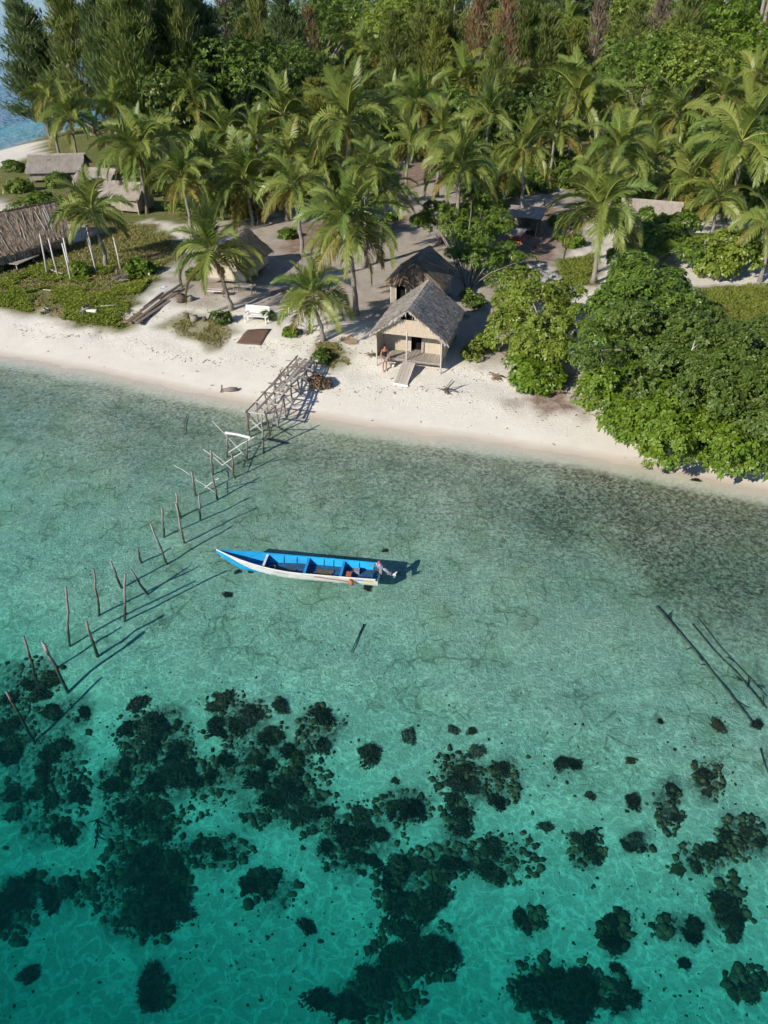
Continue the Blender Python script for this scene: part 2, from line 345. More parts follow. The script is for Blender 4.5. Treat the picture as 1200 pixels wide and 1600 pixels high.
def ground_material():
    m = bpy.data.materials.new('sand_grass_and_seabed'); m.use_nodes = True
    n, l = m.node_tree.nodes, m.node_tree.links
    b = n['Principled BSDF']; b.inputs['Roughness'].default_value = .95; b.inputs['Specular IOR Level'].default_value = .1
    geo = n.new('ShaderNodeNewGeometry')
    def noise(sc, det=4, rough=.55, dist=0):
        z = n.new('ShaderNodeTexNoise'); z.inputs['Scale'].default_value = sc; z.inputs['Detail'].default_value = det; z.inputs['Roughness'].default_value = rough; z.inputs['Distortion'].default_value = dist
        l.new(geo.outputs['Position'], z.inputs[0]); return z.outputs[0]
    def rng(v, a, c, lo=0., hi=1.):
        r = n.new('ShaderNodeMapRange'); l.new(v, r.inputs[0]); r.inputs[1].default_value, r.inputs[2].default_value, r.inputs[3].default_value, r.inputs[4].default_value = a, c, lo, hi; return r.outputs[0]
    def mth(op, a, c):
        x = n.new('ShaderNodeMath'); x.operation = op; x.use_clamp = True
        for k, v in ((0, a), (1, c)):
            if hasattr(v, 'links'): l.new(v, x.inputs[k])
            else: x.inputs[k].default_value = v
        return x.outputs[0]
    def mix(fac, a, c):
        x = n.new('ShaderNodeMix'); x.data_type = 'RGBA'
        if hasattr(fac, 'links'): l.new(fac, x.inputs[0])
        else: x.inputs[0].default_value = fac
        for k, v in ((6, a), (7, c)):
            if hasattr(v, 'links'): l.new(v, x.inputs[k])
            else: x.inputs[k].default_value = (*v, 1)
        return x.outputs[2]
    a1 = n.new('ShaderNodeVertexColor'); a1.layer_name = 'masks'; s1 = n.new('ShaderNodeSeparateColor'); l.new(a1.outputs[0], s1.inputs[0])
    a2 = n.new('ShaderNodeVertexColor'); a2.layer_name = 'sea'; s2 = n.new('ShaderNodeSeparateColor'); l.new(a2.outputs[0], s2.inputs[0])
    gr, li, al, gs = s1.outputs[0], s1.outputs[1], s1.outputs[2], a1.outputs[1]
    sd, ru, we, dp = s2.outputs[0], s2.outputs[1], s2.outputs[2], a2.outputs[1]
    fine, mid, big = noise(9, 5, .65), noise(1.6, 4), noise(.25, 3)
    sand = mix(rng(fine, .35, .68), (.67, .62, .53), (.80, .755, .67))
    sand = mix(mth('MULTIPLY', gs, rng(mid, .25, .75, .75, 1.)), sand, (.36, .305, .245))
    smooth_sand = mix(rng(mid, .35, .65), (.69, .64, .55), (.735, .685, .595))
    sand = mix(we, sand, smooth_sand)
    sand = mix(mth('MULTIPLY', rng(fine, .62, .72), rng(mid, .5, .65, 0., .7)), sand, (.30, .24, .19))
    spz = n.new('ShaderNodeSeparateXYZ'); l.new(geo.outputs['Position'], spz.inputs[0])
    wz = mth('MULTIPLY', rng(spz.outputs[2], .015, .10, 1., 0.), rng(spz.outputs[2], -.12, -.02, .25, 1.))
    sand = mix(mth('MULTIPLY', wz, .62), sand, (.50, .405, .315))
    soil = mix(rng(fine, .3, .7), (.19, .125, .085), (.30, .215, .16))
    col = mix(mth('MULTIPLY', li, rng(mid, .2, .6, .35, 1.)), sand, soil)
    turf = mix(rng(mid, .35, .65), (.085, .125, .022), (.17, .17, .045))
    turf = mix(rng(big, .45, .62, 0., .75), turf, (.21, .15, .07))
    col = mix(mth('MULTIPLY', gr, rng(fine, .2, .5, .6, 1.)), col, turf)
    # seabed
    bed_sand = mix(rng(fine, .3, .7), (.58, .64, .48), (.70, .76, .57))
    speck = noise(5.5, 5, .7, .6); blot = noise(.55, 4, .6); vo = n.new('ShaderNodeTexVoronoi'); vo.feature = 'DISTANCE_TO_EDGE'; vo.inputs['Scale'].default_value = .9
    wp = n.new('ShaderNodeMixRGB'); wp.blend_type = 'ADD'; wp.inputs[0].default_value = 1; 
    nz3 = n.new('ShaderNodeTexNoise'); nz3.inputs['Scale'].default_value = 1.1; nz3.inputs['Detail'].default_value = 4; l.new(geo.outputs['Position'], nz3.inputs[0])
    l.new(geo.outputs['Position'], wp.inputs[1]); l.new(nz3.outputs[1], wp.inputs[2]); l.new(wp.outputs[0], vo.inputs[0])
    crack = mth('MULTIPLY', rng(vo.outputs[0], .0, .055, 1., 0.), rng(blot, .46, .56))
    rubble = mix(rng(speck, .34, .62), (.165, .15, .105), (.55, .52, .41))
    rubble = mix(rng(blot, .35, .62, 0., .6), rubble, (.30, .29, .19))
    bed = mix(mth('MULTIPLY', ru, rng(speck, .3, .6, 1., .55)), bed_sand, rubble)
    bed = mix(mth('MULTIPLY', rng(blot, .5, .68, 0., .45), rng(dp, 0., 1., 1., .1)), bed, (.33, .38, .20))
    bed = mix(mth('MULTIPLY', crack, rng(dp, 0., .6, .55, .0)), bed, (.10, .10, .07))
    bed = mix(mth('MULTIPLY', mth('MULTIPLY', al, 1.), rng(speck, .36, .60, 1., .35)), bed, (.075, .062, .04))
    bits = mth('MULTIPLY', rng(noise(3.2, 5, .75), .64, .70), rng(dp, 0., 1., .8, .25))
    bed = mix(bits, bed, (.07, .065, .045))
    sea_f = rng(sd, 0.006, 0.05)
    col = mix(sea_f, col, bed)
    l.new(col, b.inputs['Base Color'])
    bp = n.new('ShaderNodeBump'); bp.inputs['Strength'].default_value = .55; bp.inputs['Distance'].default_value = .12
    hh = n.new('ShaderNodeMath'); hh.operation = 'MULTIPLY'
    l.new(fine, hh.inputs[0]); l.new(rng(we, 0, 1, 1., .12), hh.inputs[1]); l.new(hh.outputs[0], bp.inputs['Height']); l.new(bp.outputs[0], b.inputs['Normal'])
    return m
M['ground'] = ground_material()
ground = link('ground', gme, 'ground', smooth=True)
tag(ground, 'white coral sand beach, village ground and pale reef flat', 'ground', kind='structure')

# ------------------------------------------------------------------ the sea: a closed body of clear water that absorbs red light
def sea_material():
    m = bpy.data.materials.new('clear_sea_water'); m.use_nodes = True
    n, l = m.node_tree.nodes, m.node_tree.links
    n.remove(n['Principled BSDF']); out = n['Material Output']
    geo = n.new('ShaderNodeNewGeometry')
    def math_(op, a, c=None, cl=False):
        x = n.new('ShaderNodeMath'); x.operation = op; x.use_clamp = cl
        for k, v in ((0, a), (1, c)):
            if v is None: continue
            if hasattr(v, 'links'): l.new(v, x.inputs[k])
            else: x.inputs[k].default_value = v
        return x.outputs[0]
    cn = n.new('ShaderNodeTexNoise'); cn.inputs['Scale'].default_value = 2.0; cn.inputs['Detail'].default_value = 3.0; cn.inputs['Distortion'].default_value = .6
    l.new(geo.outputs['Position'], cn.inputs[0])
    vs1 = n.new('ShaderNodeVectorMath'); vs1.operation = 'SUBTRACT'; l.new(cn.outputs[1], vs1.inputs[0]); vs1.inputs[1].default_value = (.5, .5, .5)
    vs2 = n.new('ShaderNodeVectorMath'); vs2.operation = 'MULTIPLY'; l.new(vs1.outputs[0], vs2.inputs[0]); vs2.inputs[1].default_value = (.42, .42, 0)
    vs3 = n.new('ShaderNodeVectorMath'); vs3.operation = 'ADD'; l.new(vs2.outputs[0], vs3.inputs[0]); l.new(geo.outputs['Normal'], vs3.inputs[1])
    nrm = n.new('ShaderNodeVectorMath'); nrm.operation = 'NORMALIZE'; l.new(vs3.outputs[0], nrm.inputs[0])
    dot = n.new('ShaderNodeVectorMath'); dot.operation = 'DOT_PRODUCT'
    l.new(nrm.outputs[0], dot.inputs[0]); l.new(geo.outputs['Incoming'], dot.inputs[1])
    c = math_('ABSOLUTE', dot.outputs['Value'])
    f = math_('MULTIPLY_ADD', math_('POWER', math_('SUBTRACT', 1.0, c, True), 5.0), .96)
    f.node.inputs[2].default_value = .02; f.node.use_clamp = True
    # caustic net painted into the transparent colour: noise dims the surface between the lines
    rid = math_('ABSOLUTE', math_('SUBTRACT', cn.outputs[0], .5))
    r1 = n.new('ShaderNodeMapRange'); r1.interpolation_type = 'SMOOTHSTEP'
    r1.inputs[1].default_value, r1.inputs[2].default_value, r1.inputs[3].default_value, r1.inputs[4].default_value = 0, .06, 0.0, .27
    l.new(rid, r1.inputs[0])
    at_ = n.new('ShaderNodeVertexColor'); at_.layer_name = 'caustic_paint'
    sp_ = n.new('ShaderNodeSeparateColor'); l.new(at_.outputs[0], sp_.inputs[0])
    tfac = math_('SUBTRACT', 1.0, math_('MULTIPLY', r1.outputs[0], sp_.outputs[0]))
    cmb = n.new('ShaderNodeCombineColor')
    for k in range(3): l.new(tfac, cmb.inputs[k])
    tr = n.new('ShaderNodeBsdfTransparent'); l.new(cmb.outputs[0], tr.inputs[0])
    gl = n.new('ShaderNodeBsdfGlossy'); gl.inputs['Roughness'].default_value = .08; l.new(nrm.outputs[0], gl.inputs['Normal'])
    ms = n.new('ShaderNodeMixShader'); l.new(f, ms.inputs[0]); l.new(tr.outputs[0], ms.inputs[1]); l.new(gl.outputs[0], ms.inputs[2])
    l.new(ms.outputs[0], out.inputs['Surface'])
    va = n.new('ShaderNodeVolumeAbsorption'); va.inputs['Color'].default_value = (.63, .918, .922, 1); va.inputs['Density'].default_value = 1.0
    vsn = n.new('ShaderNodeVolumeScatter'); vsn.inputs['Color'].default_value = (.10, .90, .85, 1); vsn.inputs['Density'].default_value = .02
    ads = n.new('ShaderNodeAddShader'); l.new(va.outputs[0], ads.inputs[0]); l.new(vsn.outputs[0], ads.inputs[1])
    l.new(ads.outputs[0], out.inputs['Volume'])
    return m
M['sea'] = sea_material()
sx = axis(-33, 27, 0.24, (-6500, 6500), 1.12); sy = axis(4, 46, 0.24, (-1300, 8500), 1.12)
SX, SY = np.meshgrid(sx, sy)
fade = np.clip((60 - np.abs(SX)) / 20, 0, 1) * np.clip((120 - SY) / 40, 0, 1)
SZ = fade * (.030 * (fbm(SX * .55 + .2 * SY, SY * .8, 2, 81) - .5) + .040 * (fbm(SX * 1.2 - .4 * SY, SY * 1.6, 2, 83) - .5))
def closed_sheet(X, Y, Z, zb):
    ny_, nx_ = X.shape
    top = np.stack([X, Y, Z], -1).reshape(-1, 3); bot = np.stack([X, Y, np.full_like(Z, zb)], -1)
    ix = np.arange(nx_ * ny_).reshape(ny_, nx_)
    f = [tuple(q) for q in np.stack([ix[:-1, :-1], ix[:-1, 1:], ix[1:, 1:], ix[1:, :-1]], -1).reshape(-1, 4).tolist()]
    ring = list(ix[0, :]) + list(ix[1:, -1]) + list(ix[-1, -2::-1]) + list(ix[-2:0:-1, 0])
    o = len(top); low = bot.reshape(-1, 3)[ring]; k = len(ring)
    f += [(ring[i], o + i, o + (i + 1) % k, ring[(i + 1) % k]) for i in range(k)]
    f.append(tuple(range(o + k - 1, o - 1, -1)))
    me = bpy.data.meshes.new('sea'); me.from_pydata(np.concatenate([top, low]).tolist(), [], f); me.update()
    me.polygons.foreach_set('use_smooth', [True] * (len(f) - k - 1) + [False] * (k + 1))
    return me
SD = coast_d(SX, SY)
SZ = SZ + np.clip((-SD - 25) / 40, 0, 1) * np.clip((SY - 60) / 60, 0, 1) * (fbm(SX * .13, SY * .08, 2, 85) - .5) * 1.2
sme = closed_sheet(SX, SY, SZ, -14.0)
caus = np.zeros((len(sme.vertices), 4), np.float32); caus[:SX.size, 0] = np.clip((-SD - .5) / 18, 0, 1).ravel() * .85 + .15 * (np.clip(-SD / 3, 0, 1)).ravel(); caus[:, 3] = 1  # strength of the painted caustic net, growing away from the shore
sme.color_attributes.new('caustic_paint', 'FLOAT_COLOR', 'POINT').data.foreach_set('color', caus.ravel())
sea = link('sea', sme, 'sea')
tag(sea, 'clear shallow turquoise sea over the reef', 'sea', kind='structure')

# ------------------------------------------------------------------ coconut palms
def frond_mesh(name, e0, droop, L=1.0, hang=0.5, seed=0, n=46, mats=('frond', 'rachis'), ragged=0.0):
    """a feather leaf of unit length along +x: midrib that arches over, leaflets on both sides that hang down"""
    r = np.random.default_rng(seed)
    S = 14
    s = np.linspace(0, 1, S + 1)
    th = e0 - droop * s ** 1.35
    side = 0.10 * r.normal() * s ** 2
    P = np.zeros((S + 1, 3))
    for i in range(1, S + 1):
        a = (th[i] + th[i - 1]) / 2
        P[i] = P[i - 1] + np.array([math.cos(a), 0, math.sin(a)]) / S
    P[:, 1] = side
    mb = MB()
    mb.tube([P[i] for i in range(0, S + 1, 2)], list(np.linspace(.013, .003, S // 2 + 1)), 3, 1, False)
    twist = r.normal() * .35
    for sg in (-1, 1):
        for k in range(n):
            t = 0.13 + 0.87 * (k + r.random() * .6) / n
            if r.random() < ragged: continue
            j = min(int(t * S), S - 1); q = t * S - j
            p = P[j] * (1 - q) + P[j + 1] * q
            a = th[j] * (1 - q) + th[j + 1] * q
            T = np.array([math.cos(a), 0, math.sin(a)]); N = np.array([-math.sin(a), 0, math.cos(a)]); B = np.array([0, 1., 0]) * sg
            prof = min(1.0, (t - .05) / .22) * (1 - .72 * max(0, t - .45) / .55)
            ln = .27 * prof * r.uniform(.85, 1.12)
            sw = math.radians(32 + 30 * t) + r.normal() * .08
            d1 = math.cos(sw) * B + math.sin(sw) * T + (.32 + sg * twist) * N + r.normal(size=3) * .05
            d1 /= np.linalg.norm(d1)
            d2 = d1 + np.array([0, 0, -1.0]) * (hang * r.uniform(.7, 1.5)) ; d2 /= np.linalg.norm(d2)
            d3 = d2 + np.array([0, 0, -1.0]) * (hang * r.uniform(.8, 1.6)); d3 /= np.linalg.norm(d3)
            wv = T * (.0135 * r.uniform(.8, 1.2))
            m1 = p + d1 * ln * .4; m2 = m1 + d2 * ln * .35; e = m2 + d3 * ln * .35
            mb.add([p - wv * .6, p + wv * .6, m1 + wv, m1 - wv, m2 + wv * .8, m2 - wv * .8, e], [(0, 1, 2, 3), (3, 2, 4, 5), (5, 4, 6)], 0)
    me = mb.mesh(name)
    for m in mats: me.materials.append(M[m])
    return me
AGES = 9
FR = []          # FR[age] = list of two meshes, 0 = young spear, 8 = old hanging leaf
for a in range(AGES):
    t = a / (AGES - 1)
    e0 = math.radians(86 - 104 * t); dr = math.radians(26 + 66 * math.sin(math.pi * min(1, t * 1.05)) ** .8 + 30 * t)
    hang = .14 + .36 * t
    FR.append([frond_mesh('frond', e0, dr * f, hang=hang, seed=100 + a * 10 + i, ragged=.03 + .05 * t, mats=('frond_old' if a >= 8 else 'frond', 'rachis')) for i, f in enumerate((.9, 1.12))])
DEAD = [frond_mesh('dead_frond', math.radians(-50), math.radians(42), hang=.9, seed=900 + i, n=30, ragged=.25, mats=('frond_dead', 'frond_dead')) for i in range(2)]
FLAT = [frond_mesh('fallen_frond', math.radians(4), math.radians(10), hang=.02, seed=950 + i, n=30, ragged=.2, mats=('frond_dead', 'frond_dead')) for i in range(2)]
def trunk_mesh(h, lean, r0, seed):
    r = np.random.default_rng(seed)
    N = 9; pts, rad = [], []
    for i in range(N + 1):
        t = i / N
        pts.append((lean[0] * t ** 1.5 + .04 * r.normal() * (0 < i < N), lean[1] * t ** 1.5 + .04 * r.normal() * (0 < i < N), h * t - (0.25 if i == 0 else 0)))
        rad.append(r0 * (1.0 - .42 * t + .75 * max(0, .12 - t) / .12))
    return MB().tube(pts, rad, 8).mesh('trunk')
def bunch_mesh(seed):
    r = np.random.default_rng(seed); bm = bmesh.new()
    for k in range(9):
        a = r.uniform(0, 6.28); rr = r.uniform(.16, .34)
        bmesh.ops.create_icosphere(bm, subdivisions=1, radius=r.uniform(.085, .12), matrix=Matrix.Translation((rr * math.cos(a), rr * math.sin(a), r.uniform(-.5, -.12))) @ Matrix.Scale(1.25, 4, (0, 0, 1)))
    me = bpy.data.meshes.new('coconut_bunch'); bm.to_mesh(me); bm.free(); me.materials.append(M['coconut']); return me
BUNCH = [bunch_mesh(i) for i in range(3)]
def palm(base, top, Lf, label, n=22, seed=0, dead=1, nuts=True, group='coconut palms', droop=0.0, parts=True):
    r = random.Random(seed * 31 + 5)
    h = top.z - base.z
    t = empty('coconut_palm', base, 0, label, 'palm tree', group)
    me = trunk_mesh(h, (top.x - base.x, top.y - base.y), .10 + .010 * h + .01 * Lf, seed)
    o = link('trunk', me, 'palm_bark', t, True)
    a0 = r.uniform(0, 6.28)
    for k in range(n):
        age = (k + .5) / n
        ai = min(AGES - 1, max(0, int((age ** .85 + droop * .25) * AGES + r.uniform(-.5, .5))))
        f = link('frond', FR[ai][r.randint(0, 1)], None, t)
        f.location = (top - base) + Vector((r.uniform(-.06, .06), r.uniform(-.06, .06), .12 - .25 * age))
        f.rotation_euler = (r.uniform(-.15, .15), r.uniform(-.1, .1), a0 + k * 2.39996 + r.uniform(-.2, .2))
        s = Lf * r.uniform(.86, 1.1) * (1.08 - .12 * (age < .15))
        f.scale = (s, s * r.choice((1, -1)), s)
    for k in range(dead):
        f = link('dead_frond', DEAD[r.randint(0, 1)], None, t)
        f.location = (top - base) + Vector((0, 0, -.15)); f.rotation_euler = (0, 0, r.uniform(0, 6.28)); s = Lf * .8; f.scale = (s, s, s)
    if nuts:
        b = link('coconut_bunch', BUNCH[seed % 3], None, t)
        b.location = (top - base); b.scale = (1.1,) * 3; b.rotation_euler = (0, 0, r.uniform(0, 6))
    return t
# (crown pixel, base pixel or distance Y, leaf length in pixels, leaves, label)
PALMS = [
 ((488,462), (505,533), 62, 20, 'short young coconut palm beside the landward end of the jetty'),
 ((543,352), (556,492), 80, 26, 'large coconut palm left of the main hut with long drooping fronds'),
 ((458,290), (473,400), 62, 18, 'slim coconut palm with hanging yellow fronds behind the large palm by the hut'),
 ((382,285), (396,352), 66, 20, 'coconut palm growing just behind the thatched hut with the long bench'),
 ((332,396), (361,484), 72, 22, 'leaning coconut palm in front of the left hut beside the white bench'),
 ((217,236), (230,333), 72, 26, 'full round coconut palm in front of the low grey-walled hut'),
 ((143,330), (168,417), 56, 17, 'dark coconut palm with upright fronds by the tall bare posts'),
 ((110,185), 98, 50, 20, 'coconut palm rising behind the palm-thatched hut at far left'),
 ((77,150), 106, 42, 16, 'leftmost small coconut palm in front of the tall casuarinas'),
 ((302,146), (318,230), 42, 16, 'thin coconut palm with a drooping shaggy crown against the casuarinas'),
 ((285,278), 70, 60, 20, 'coconut palm between the full round palm and the palm behind the hut'),
 ((352,212), 90, 54, 20, 'coconut palm standing behind the palm of the left thatched hut'),
 ((543,193), 66, 74, 24, 'tall coconut palm directly above the large hut palm with orange coconuts'),
 ((653,163), (655,247), 58, 22, 'coconut palm with straight pale trunk at the head of the sandy path'),
 ((725,127), (724,197), 50, 20, 'high coconut palm with white trunk in front of the reddish casuarina'),
 ((720,258), 62, 66, 22, 'coconut palm with broad glossy fronds above the small leafy tree'),
 ((820,233), (813,360), 62, 20, 'coconut palm with dark trunk beside the small open shelter'),
 ((902,153), (888,248), 62, 22, 'coconut palm with one brown frond over the bare brown soil'),
 ((957,163), 104, 44, 18, 'smaller coconut palm just right of the palm on brown soil'),
 ((967,233), 72, 62, 22, 'coconut palm with orange nuts between the soil patch and the pale roof'),
 ((1057,180), 86, 56, 20, 'coconut palm with upright fronds behind the one over the pale roof'),
 ((1083,276), (1095,345), 74, 22, 'coconut palm with yellow lower fronds right of the pale thatched roof'),
 ((1158,222), (1136,360), 82, 22, 'tall coconut palm with yellow nuts near the right edge'),
 ((939,330), (926,443), 74, 24, 'coconut palm with leaning bare trunk above the bright leafy bush'),
 ((1200,350), (1188,440), 58, 14, 'coconut palm cut by the right edge above the small lawn'),
 ((443,180), 92, 58, 20, 'coconut palm left of the lime-green casuarina thicket'),
 ((450,245), 74, 54, 20, 'coconut palm behind the slim palm with hanging yellow fronds'),
 ((577,262), 60, 50, 20, 'bushy coconut palm crown pressed between the two big central palms'),
 ((764,178), 92, 46, 18, 'coconut palm crown between the white-trunked palm and the small leafy tree'),
 ((400,215), 80, 50, 18, 'coconut palm crown above the left thatched hut, second row'),
 ((563,75), 170, 34, 16, 'slender far coconut palm with tall thin trunk in the back clearing'),
 ((590,92), 160, 34, 16, 'far coconut palm just right of the slender one in the back clearing'),
 ((460,88), 170, 30, 14, 'far coconut palm with two white trunks near the left casuarinas'),
 ((475,100), 165, 28, 14, 'far coconut palm beside the one with white trunks'),
 ((535,34), 230, 24, 12, 'distant coconut palm rising above the back thicket near the sea'),
 ((860,82), 150, 38, 18, 'far coconut palm in the sunny thicket left of the dry brown casuarina'),
 ((887,42), 190, 32, 16, 'distant coconut palm at the top between casuarinas'),
 ((977,76), 160, 36, 16, 'far coconut palm in shade right of the dry brown casuarina'),
 ((505,110), 140, 36, 16, 'far coconut palm above the lime-green casuarina thicket'),
 ((690,205), 84, 44, 16, 'coconut palm crown just left of the broad glossy palm'),
 ((1130,150), 110, 52, 18, 'coconut palm in the shade of the round green tree at right'),
 ((1020,250), 80, 50, 18, 'coconut palm crown directly behind the pale thatched roof'),
 ((1010,200), 96, 44, 16, 'coconut palm half hidden between the orange-nut palm and upright palm'),
 ((180,165), 112, 40, 16, 'coconut palm in shadow under the second casuarina from left'),
 ((640,225), 88, 40, 14, 'low young coconut palm left of the sandy path'),
 ((1175,130), 120, 46, 16, 'rear coconut palm at right edge behind the tall yellow-nut palm'),
 ((800,130), 125, 38, 16, 'rear coconut palm below the reddish casuarina'),
 ((610,160), 120, 40, 16, 'rear coconut palm left of the pale straight-trunked palm'),
 ((505,252), 74, 56, 20, 'coconut palm crown just left of the tall orange-nut palm'),
 ((418,262), 76, 52, 18, 'coconut palm crown between the hut palm and the slim yellow-fronded one'),
 ((602,296), 61, 52, 18, 'coconut palm right behind the large hut palm, right side'),
 ((325,255), 82, 50, 18, 'coconut palm crown left of the palm behind the left hut'),
 ((788,268), 78, 50, 18, 'coconut palm crown behind the small leafy tree, right side'),
 ((868,205), 92, 46, 16, 'coconut palm crown left of the bare brown soil'),
 ((928,262), 80, 46, 16, 'coconut palm crown right below the bare brown soil'),
 ((1122,312), 67, 54, 18, 'coconut palm between the yellow-fronded palm and the right edge'),
 ((250,215), 96, 46, 16, 'coconut palm just right behind the full round palm'),
 ((700,170), 112, 42, 16, 'rear coconut palm between straight pale trunk and white-trunked palm'),
]
for i, (c, b, rp, n, lab) in enumerate(PALMS):
    if isinstance(b, tuple):
        B = ground_at(*b); T = at_y(c[0], c[1], B.y + .3)
    else:
        T = at_y(c[0], c[1], b); bx, by = T.x + random.uniform(-.6, .6), b - .3
        B = Vector((bx, by, gz(bx, by)))
    dep = (T.y) * math.cos(PITCH) + (CAM_H - T.z) * math.sin(PITCH)
    Lf = rp * dep / FOC * (1.10 + .09 * math.sin(i * 2.3)); n += 2 + i % 4
    if T.z - B.z < 1.6: T.z = B.z + 1.6
    palm(B, T, Lf, lab, n, i, dead=(i % 3 == 0) + (i in (1, 4, 17, 22)), nuts=i not in (0, 6, 44, 50, 54), droop=.35 if i in (2, 9) else 0.0)

# ------------------------------------------------------------------ broad-leaved trees and bushes
def leaf_cloud(lobes, nros, leaf, width, k, seed, sub=(.45, .8), nsub=26, low=-.35, fill=.25, flop=.3):
    """rosettes of leaves on the skins of small clumps that themselves sit on the crown's lobes; quads"""
    r = np.random.default_rng(seed)
    L = np.array(lobes, float)                      # cx cy cz rx ry rz
    area = (L[:, 3] * L[:, 4]) ** .9; area /= area.sum()
    subs = []
    while len(subs) < nsub * len(L):
        j = r.choice(len(L), p=area); d = unit(r.normal(size=3))
        if d[2] < low: continue
        q = r.uniform(.55, 1.0) if r.random() < fill else r.uniform(.86, 1.06)
        p = L[j, :3] + d * L[j, 3:] * q
        inside = (((p - L[:, :3]) / L[:, 3:]) ** 2).sum(1)
        if (np.delete(inside, j) < .45).any() and r.random() < .8: continue
        subs.append((*p, r.uniform(*sub), *d))
    Sx = np.array(subs)
    pick = r.choice(len(Sx), nros, p=Sx[:, 3] ** 2 / (Sx[:, 3] ** 2).sum())
    S = Sx[pick]
    d = unit(r.normal(size=(nros, 3)) + S[:, 4:7] * .8 + np.array([0, 0, .45]))
    c = S[:, :3] + d * S[:, 3:4] * r.uniform(.75, 1.08, (nros, 1)) * np.array([1, 1, .8])
    N = unit(d * .8 + np.array([0, 0, .55]) + r.normal(size=(nros, 3)) * .25)
    u = unit(np.cross(N, r.normal(size=(nros, 3)))); v = np.cross(N, u)
    ang = r.uniform(0, 6.28, (nros, 1)) + np.arange(k) * (2 * math.pi / k) + r.normal(size=(nros, k)) * .3
    dirs = u[:, None] * np.cos(ang)[..., None] + v[:, None] * np.sin(ang)[..., None] + N[:, None] * r.uniform(-.15, .75, (nros, k, 1))
    dirs = unit(dirs)
    sz = leaf * r.uniform(.7, 1.25, (nros, k, 1))
    sideways = unit(np.cross(dirs, N[:, None] + .2 * r.normal(size=(nros, k, 3)))) * sz * width
    cc = c[:, None]
    p0 = cc + dirs * sz * .12; pm = cc + dirs * sz * .62; p2 = cc + dirs * sz * 1.1 + np.array([0, 0, -1.]) * sz * flop
    V = np.stack([p0, pm + sideways, p2, pm - sideways], 2).reshape(-1, 3)
    F = np.arange(len(V)).reshape(-1, 4)
    return V, F
def branches(mb, base, tips, r0, seed, n=5):
    r = np.random.default_rng(seed)
    base = np.array(base, float)
    for t in tips:
        t = np.array(t, float); k = n
        pts = [base + (t - base) * (i / k) + np.array([0, 0, 1.]) * math.sin(math.pi * i / k) * .12 * np.linalg.norm(t - base) + r.normal(size=3) * .07 * (0 < i < k) for i in range(k + 1)]
        mb.tube(pts, [r0 * (1 - .8 * i / k) for i in range(k + 1)], 5)
def broad_tree(name, cat, label, base, lobes, nros, leaf, width, k, seed, lm, group=None, sub=(.45, .8), nsub=26, r0=.16, bark='bark', low=-.35, flop=.3, fill=.25):
    """lobes in world coordinates"""
    t = empty(name, base, 0, label, cat, group)
    b = np.array(base); rj = np.random.default_rng(seed + 700)
    lobes = [tuple(l) if len(l) > 4 else (*l[:3], l[3], l[3], l[3] * .8) for l in lobes]
    lobes = lobes + [(l[0] + rj.normal() * l[3] * .95, l[1] + rj.normal() * l[3] * .95, l[2] + rj.uniform(-.1, .75) * l[3], l[3] * q9, l[4] * q9, l[5] * q9) for l in lobes for q9 in (rj.uniform(.28, .62),)]
    lb = [(l[0] - b[0], l[1] - b[1], l[2] - b[2], *(l[3:] if len(l) > 4 else (l[3], l[3], l[3] * .8))) for l in lobes]
    V, F = leaf_cloud(lb, nros, leaf, width, k, seed, sub, nsub, low, fill, flop)
    # keep the leaves above the ground
    floor = gz(b[0], b[1]) - b[2] + .05
    V[:, 2] = np.maximum(V[:, 2], floor)
    link('crown', np_mesh('crown', V, F), lm, t)
    mb = MB()
    branches(mb, (0, 0, -.2), [(l[0] * .95, l[1] * .95, l[2] + .2) for l in lb], r0, seed)
    mb.build('trunk', bark, t, True)
    return t
def LB(px, py, z, r, rz=None):
    p = at(px, py, z); return (p.x, p.y, p.z, r, r, rz or r * .8)
# the mass at the right
broad_tree('beach_bush', 'bush', 'yellow-green broad-leaved bush standing right of the main hut', ground_at(868,598),
    [LB(838,478,3.6,1.5), LB(800,520,2.4,1.35), LB(856,520,3.2,1.2), LB(835,545,2.2,1.3), LB(860,468,3.6,1.0), LB(800,470,2.6,.9), LB(860,550,2.4,.85)], 5500, .19, .30, 6, 1, 'leaf_yellow', sub=(.3, .65), nsub=22, r0=.10)
broad_tree('beach_bush', 'bush', 'low fresh green bush spilling onto the sand below the yellow-green bush', ground_at(842,606),
    [LB(828,588,1.35,.85), LB(852,588,1.35,.8), LB(838,600,1.1,.75)], 900, .26, .33, 6, 2, 'leaf_fresh', sub=(.28, .45), nsub=22, r0=.05)
broad_tree('shade_tree', 'tree', 'glossy mid-green tree between the yellow-green bush and the dark spreading tree', ground_at(960,600),
    [LB(962,478,4.4,1.4), LB(1005,455,4.8,1.7), LB(958,520,3.9,1.2), LB(1000,500,4.8,2.0), LB(960,545,3.8,1.7), LB(1045,480,4.8,1.5), LB(1030,445,4.6,1.2)], 7500, .20, .32, 6, 3, 'leaf_mid', sub=(.4, .8), nsub=20, r0=.16)
broad_tree('shade_tree', 'tree', 'large dark fine-leaved spreading tree at the right edge of the beach', ground_at(1090,620),
    [LB(1040,540,5.2,2.0), LB(1100,565,5.5,2.0), LB(1160,575,5.4,2.0), LB(1060,600,4.6,1.9), LB(1130,610,4.8,2.1), LB(1190,620,4.8,2.0), LB(1100,525,5.0,1.4), LB(1240,575,5.0,2.0), LB(1180,545,4.8,1.3), LB(1260,620,4.8,2.2)], 15000, .15, .34, 7, 4, 'leaf_dark', sub=(.45, .85), nsub=20, r0=.2, flop=.2)
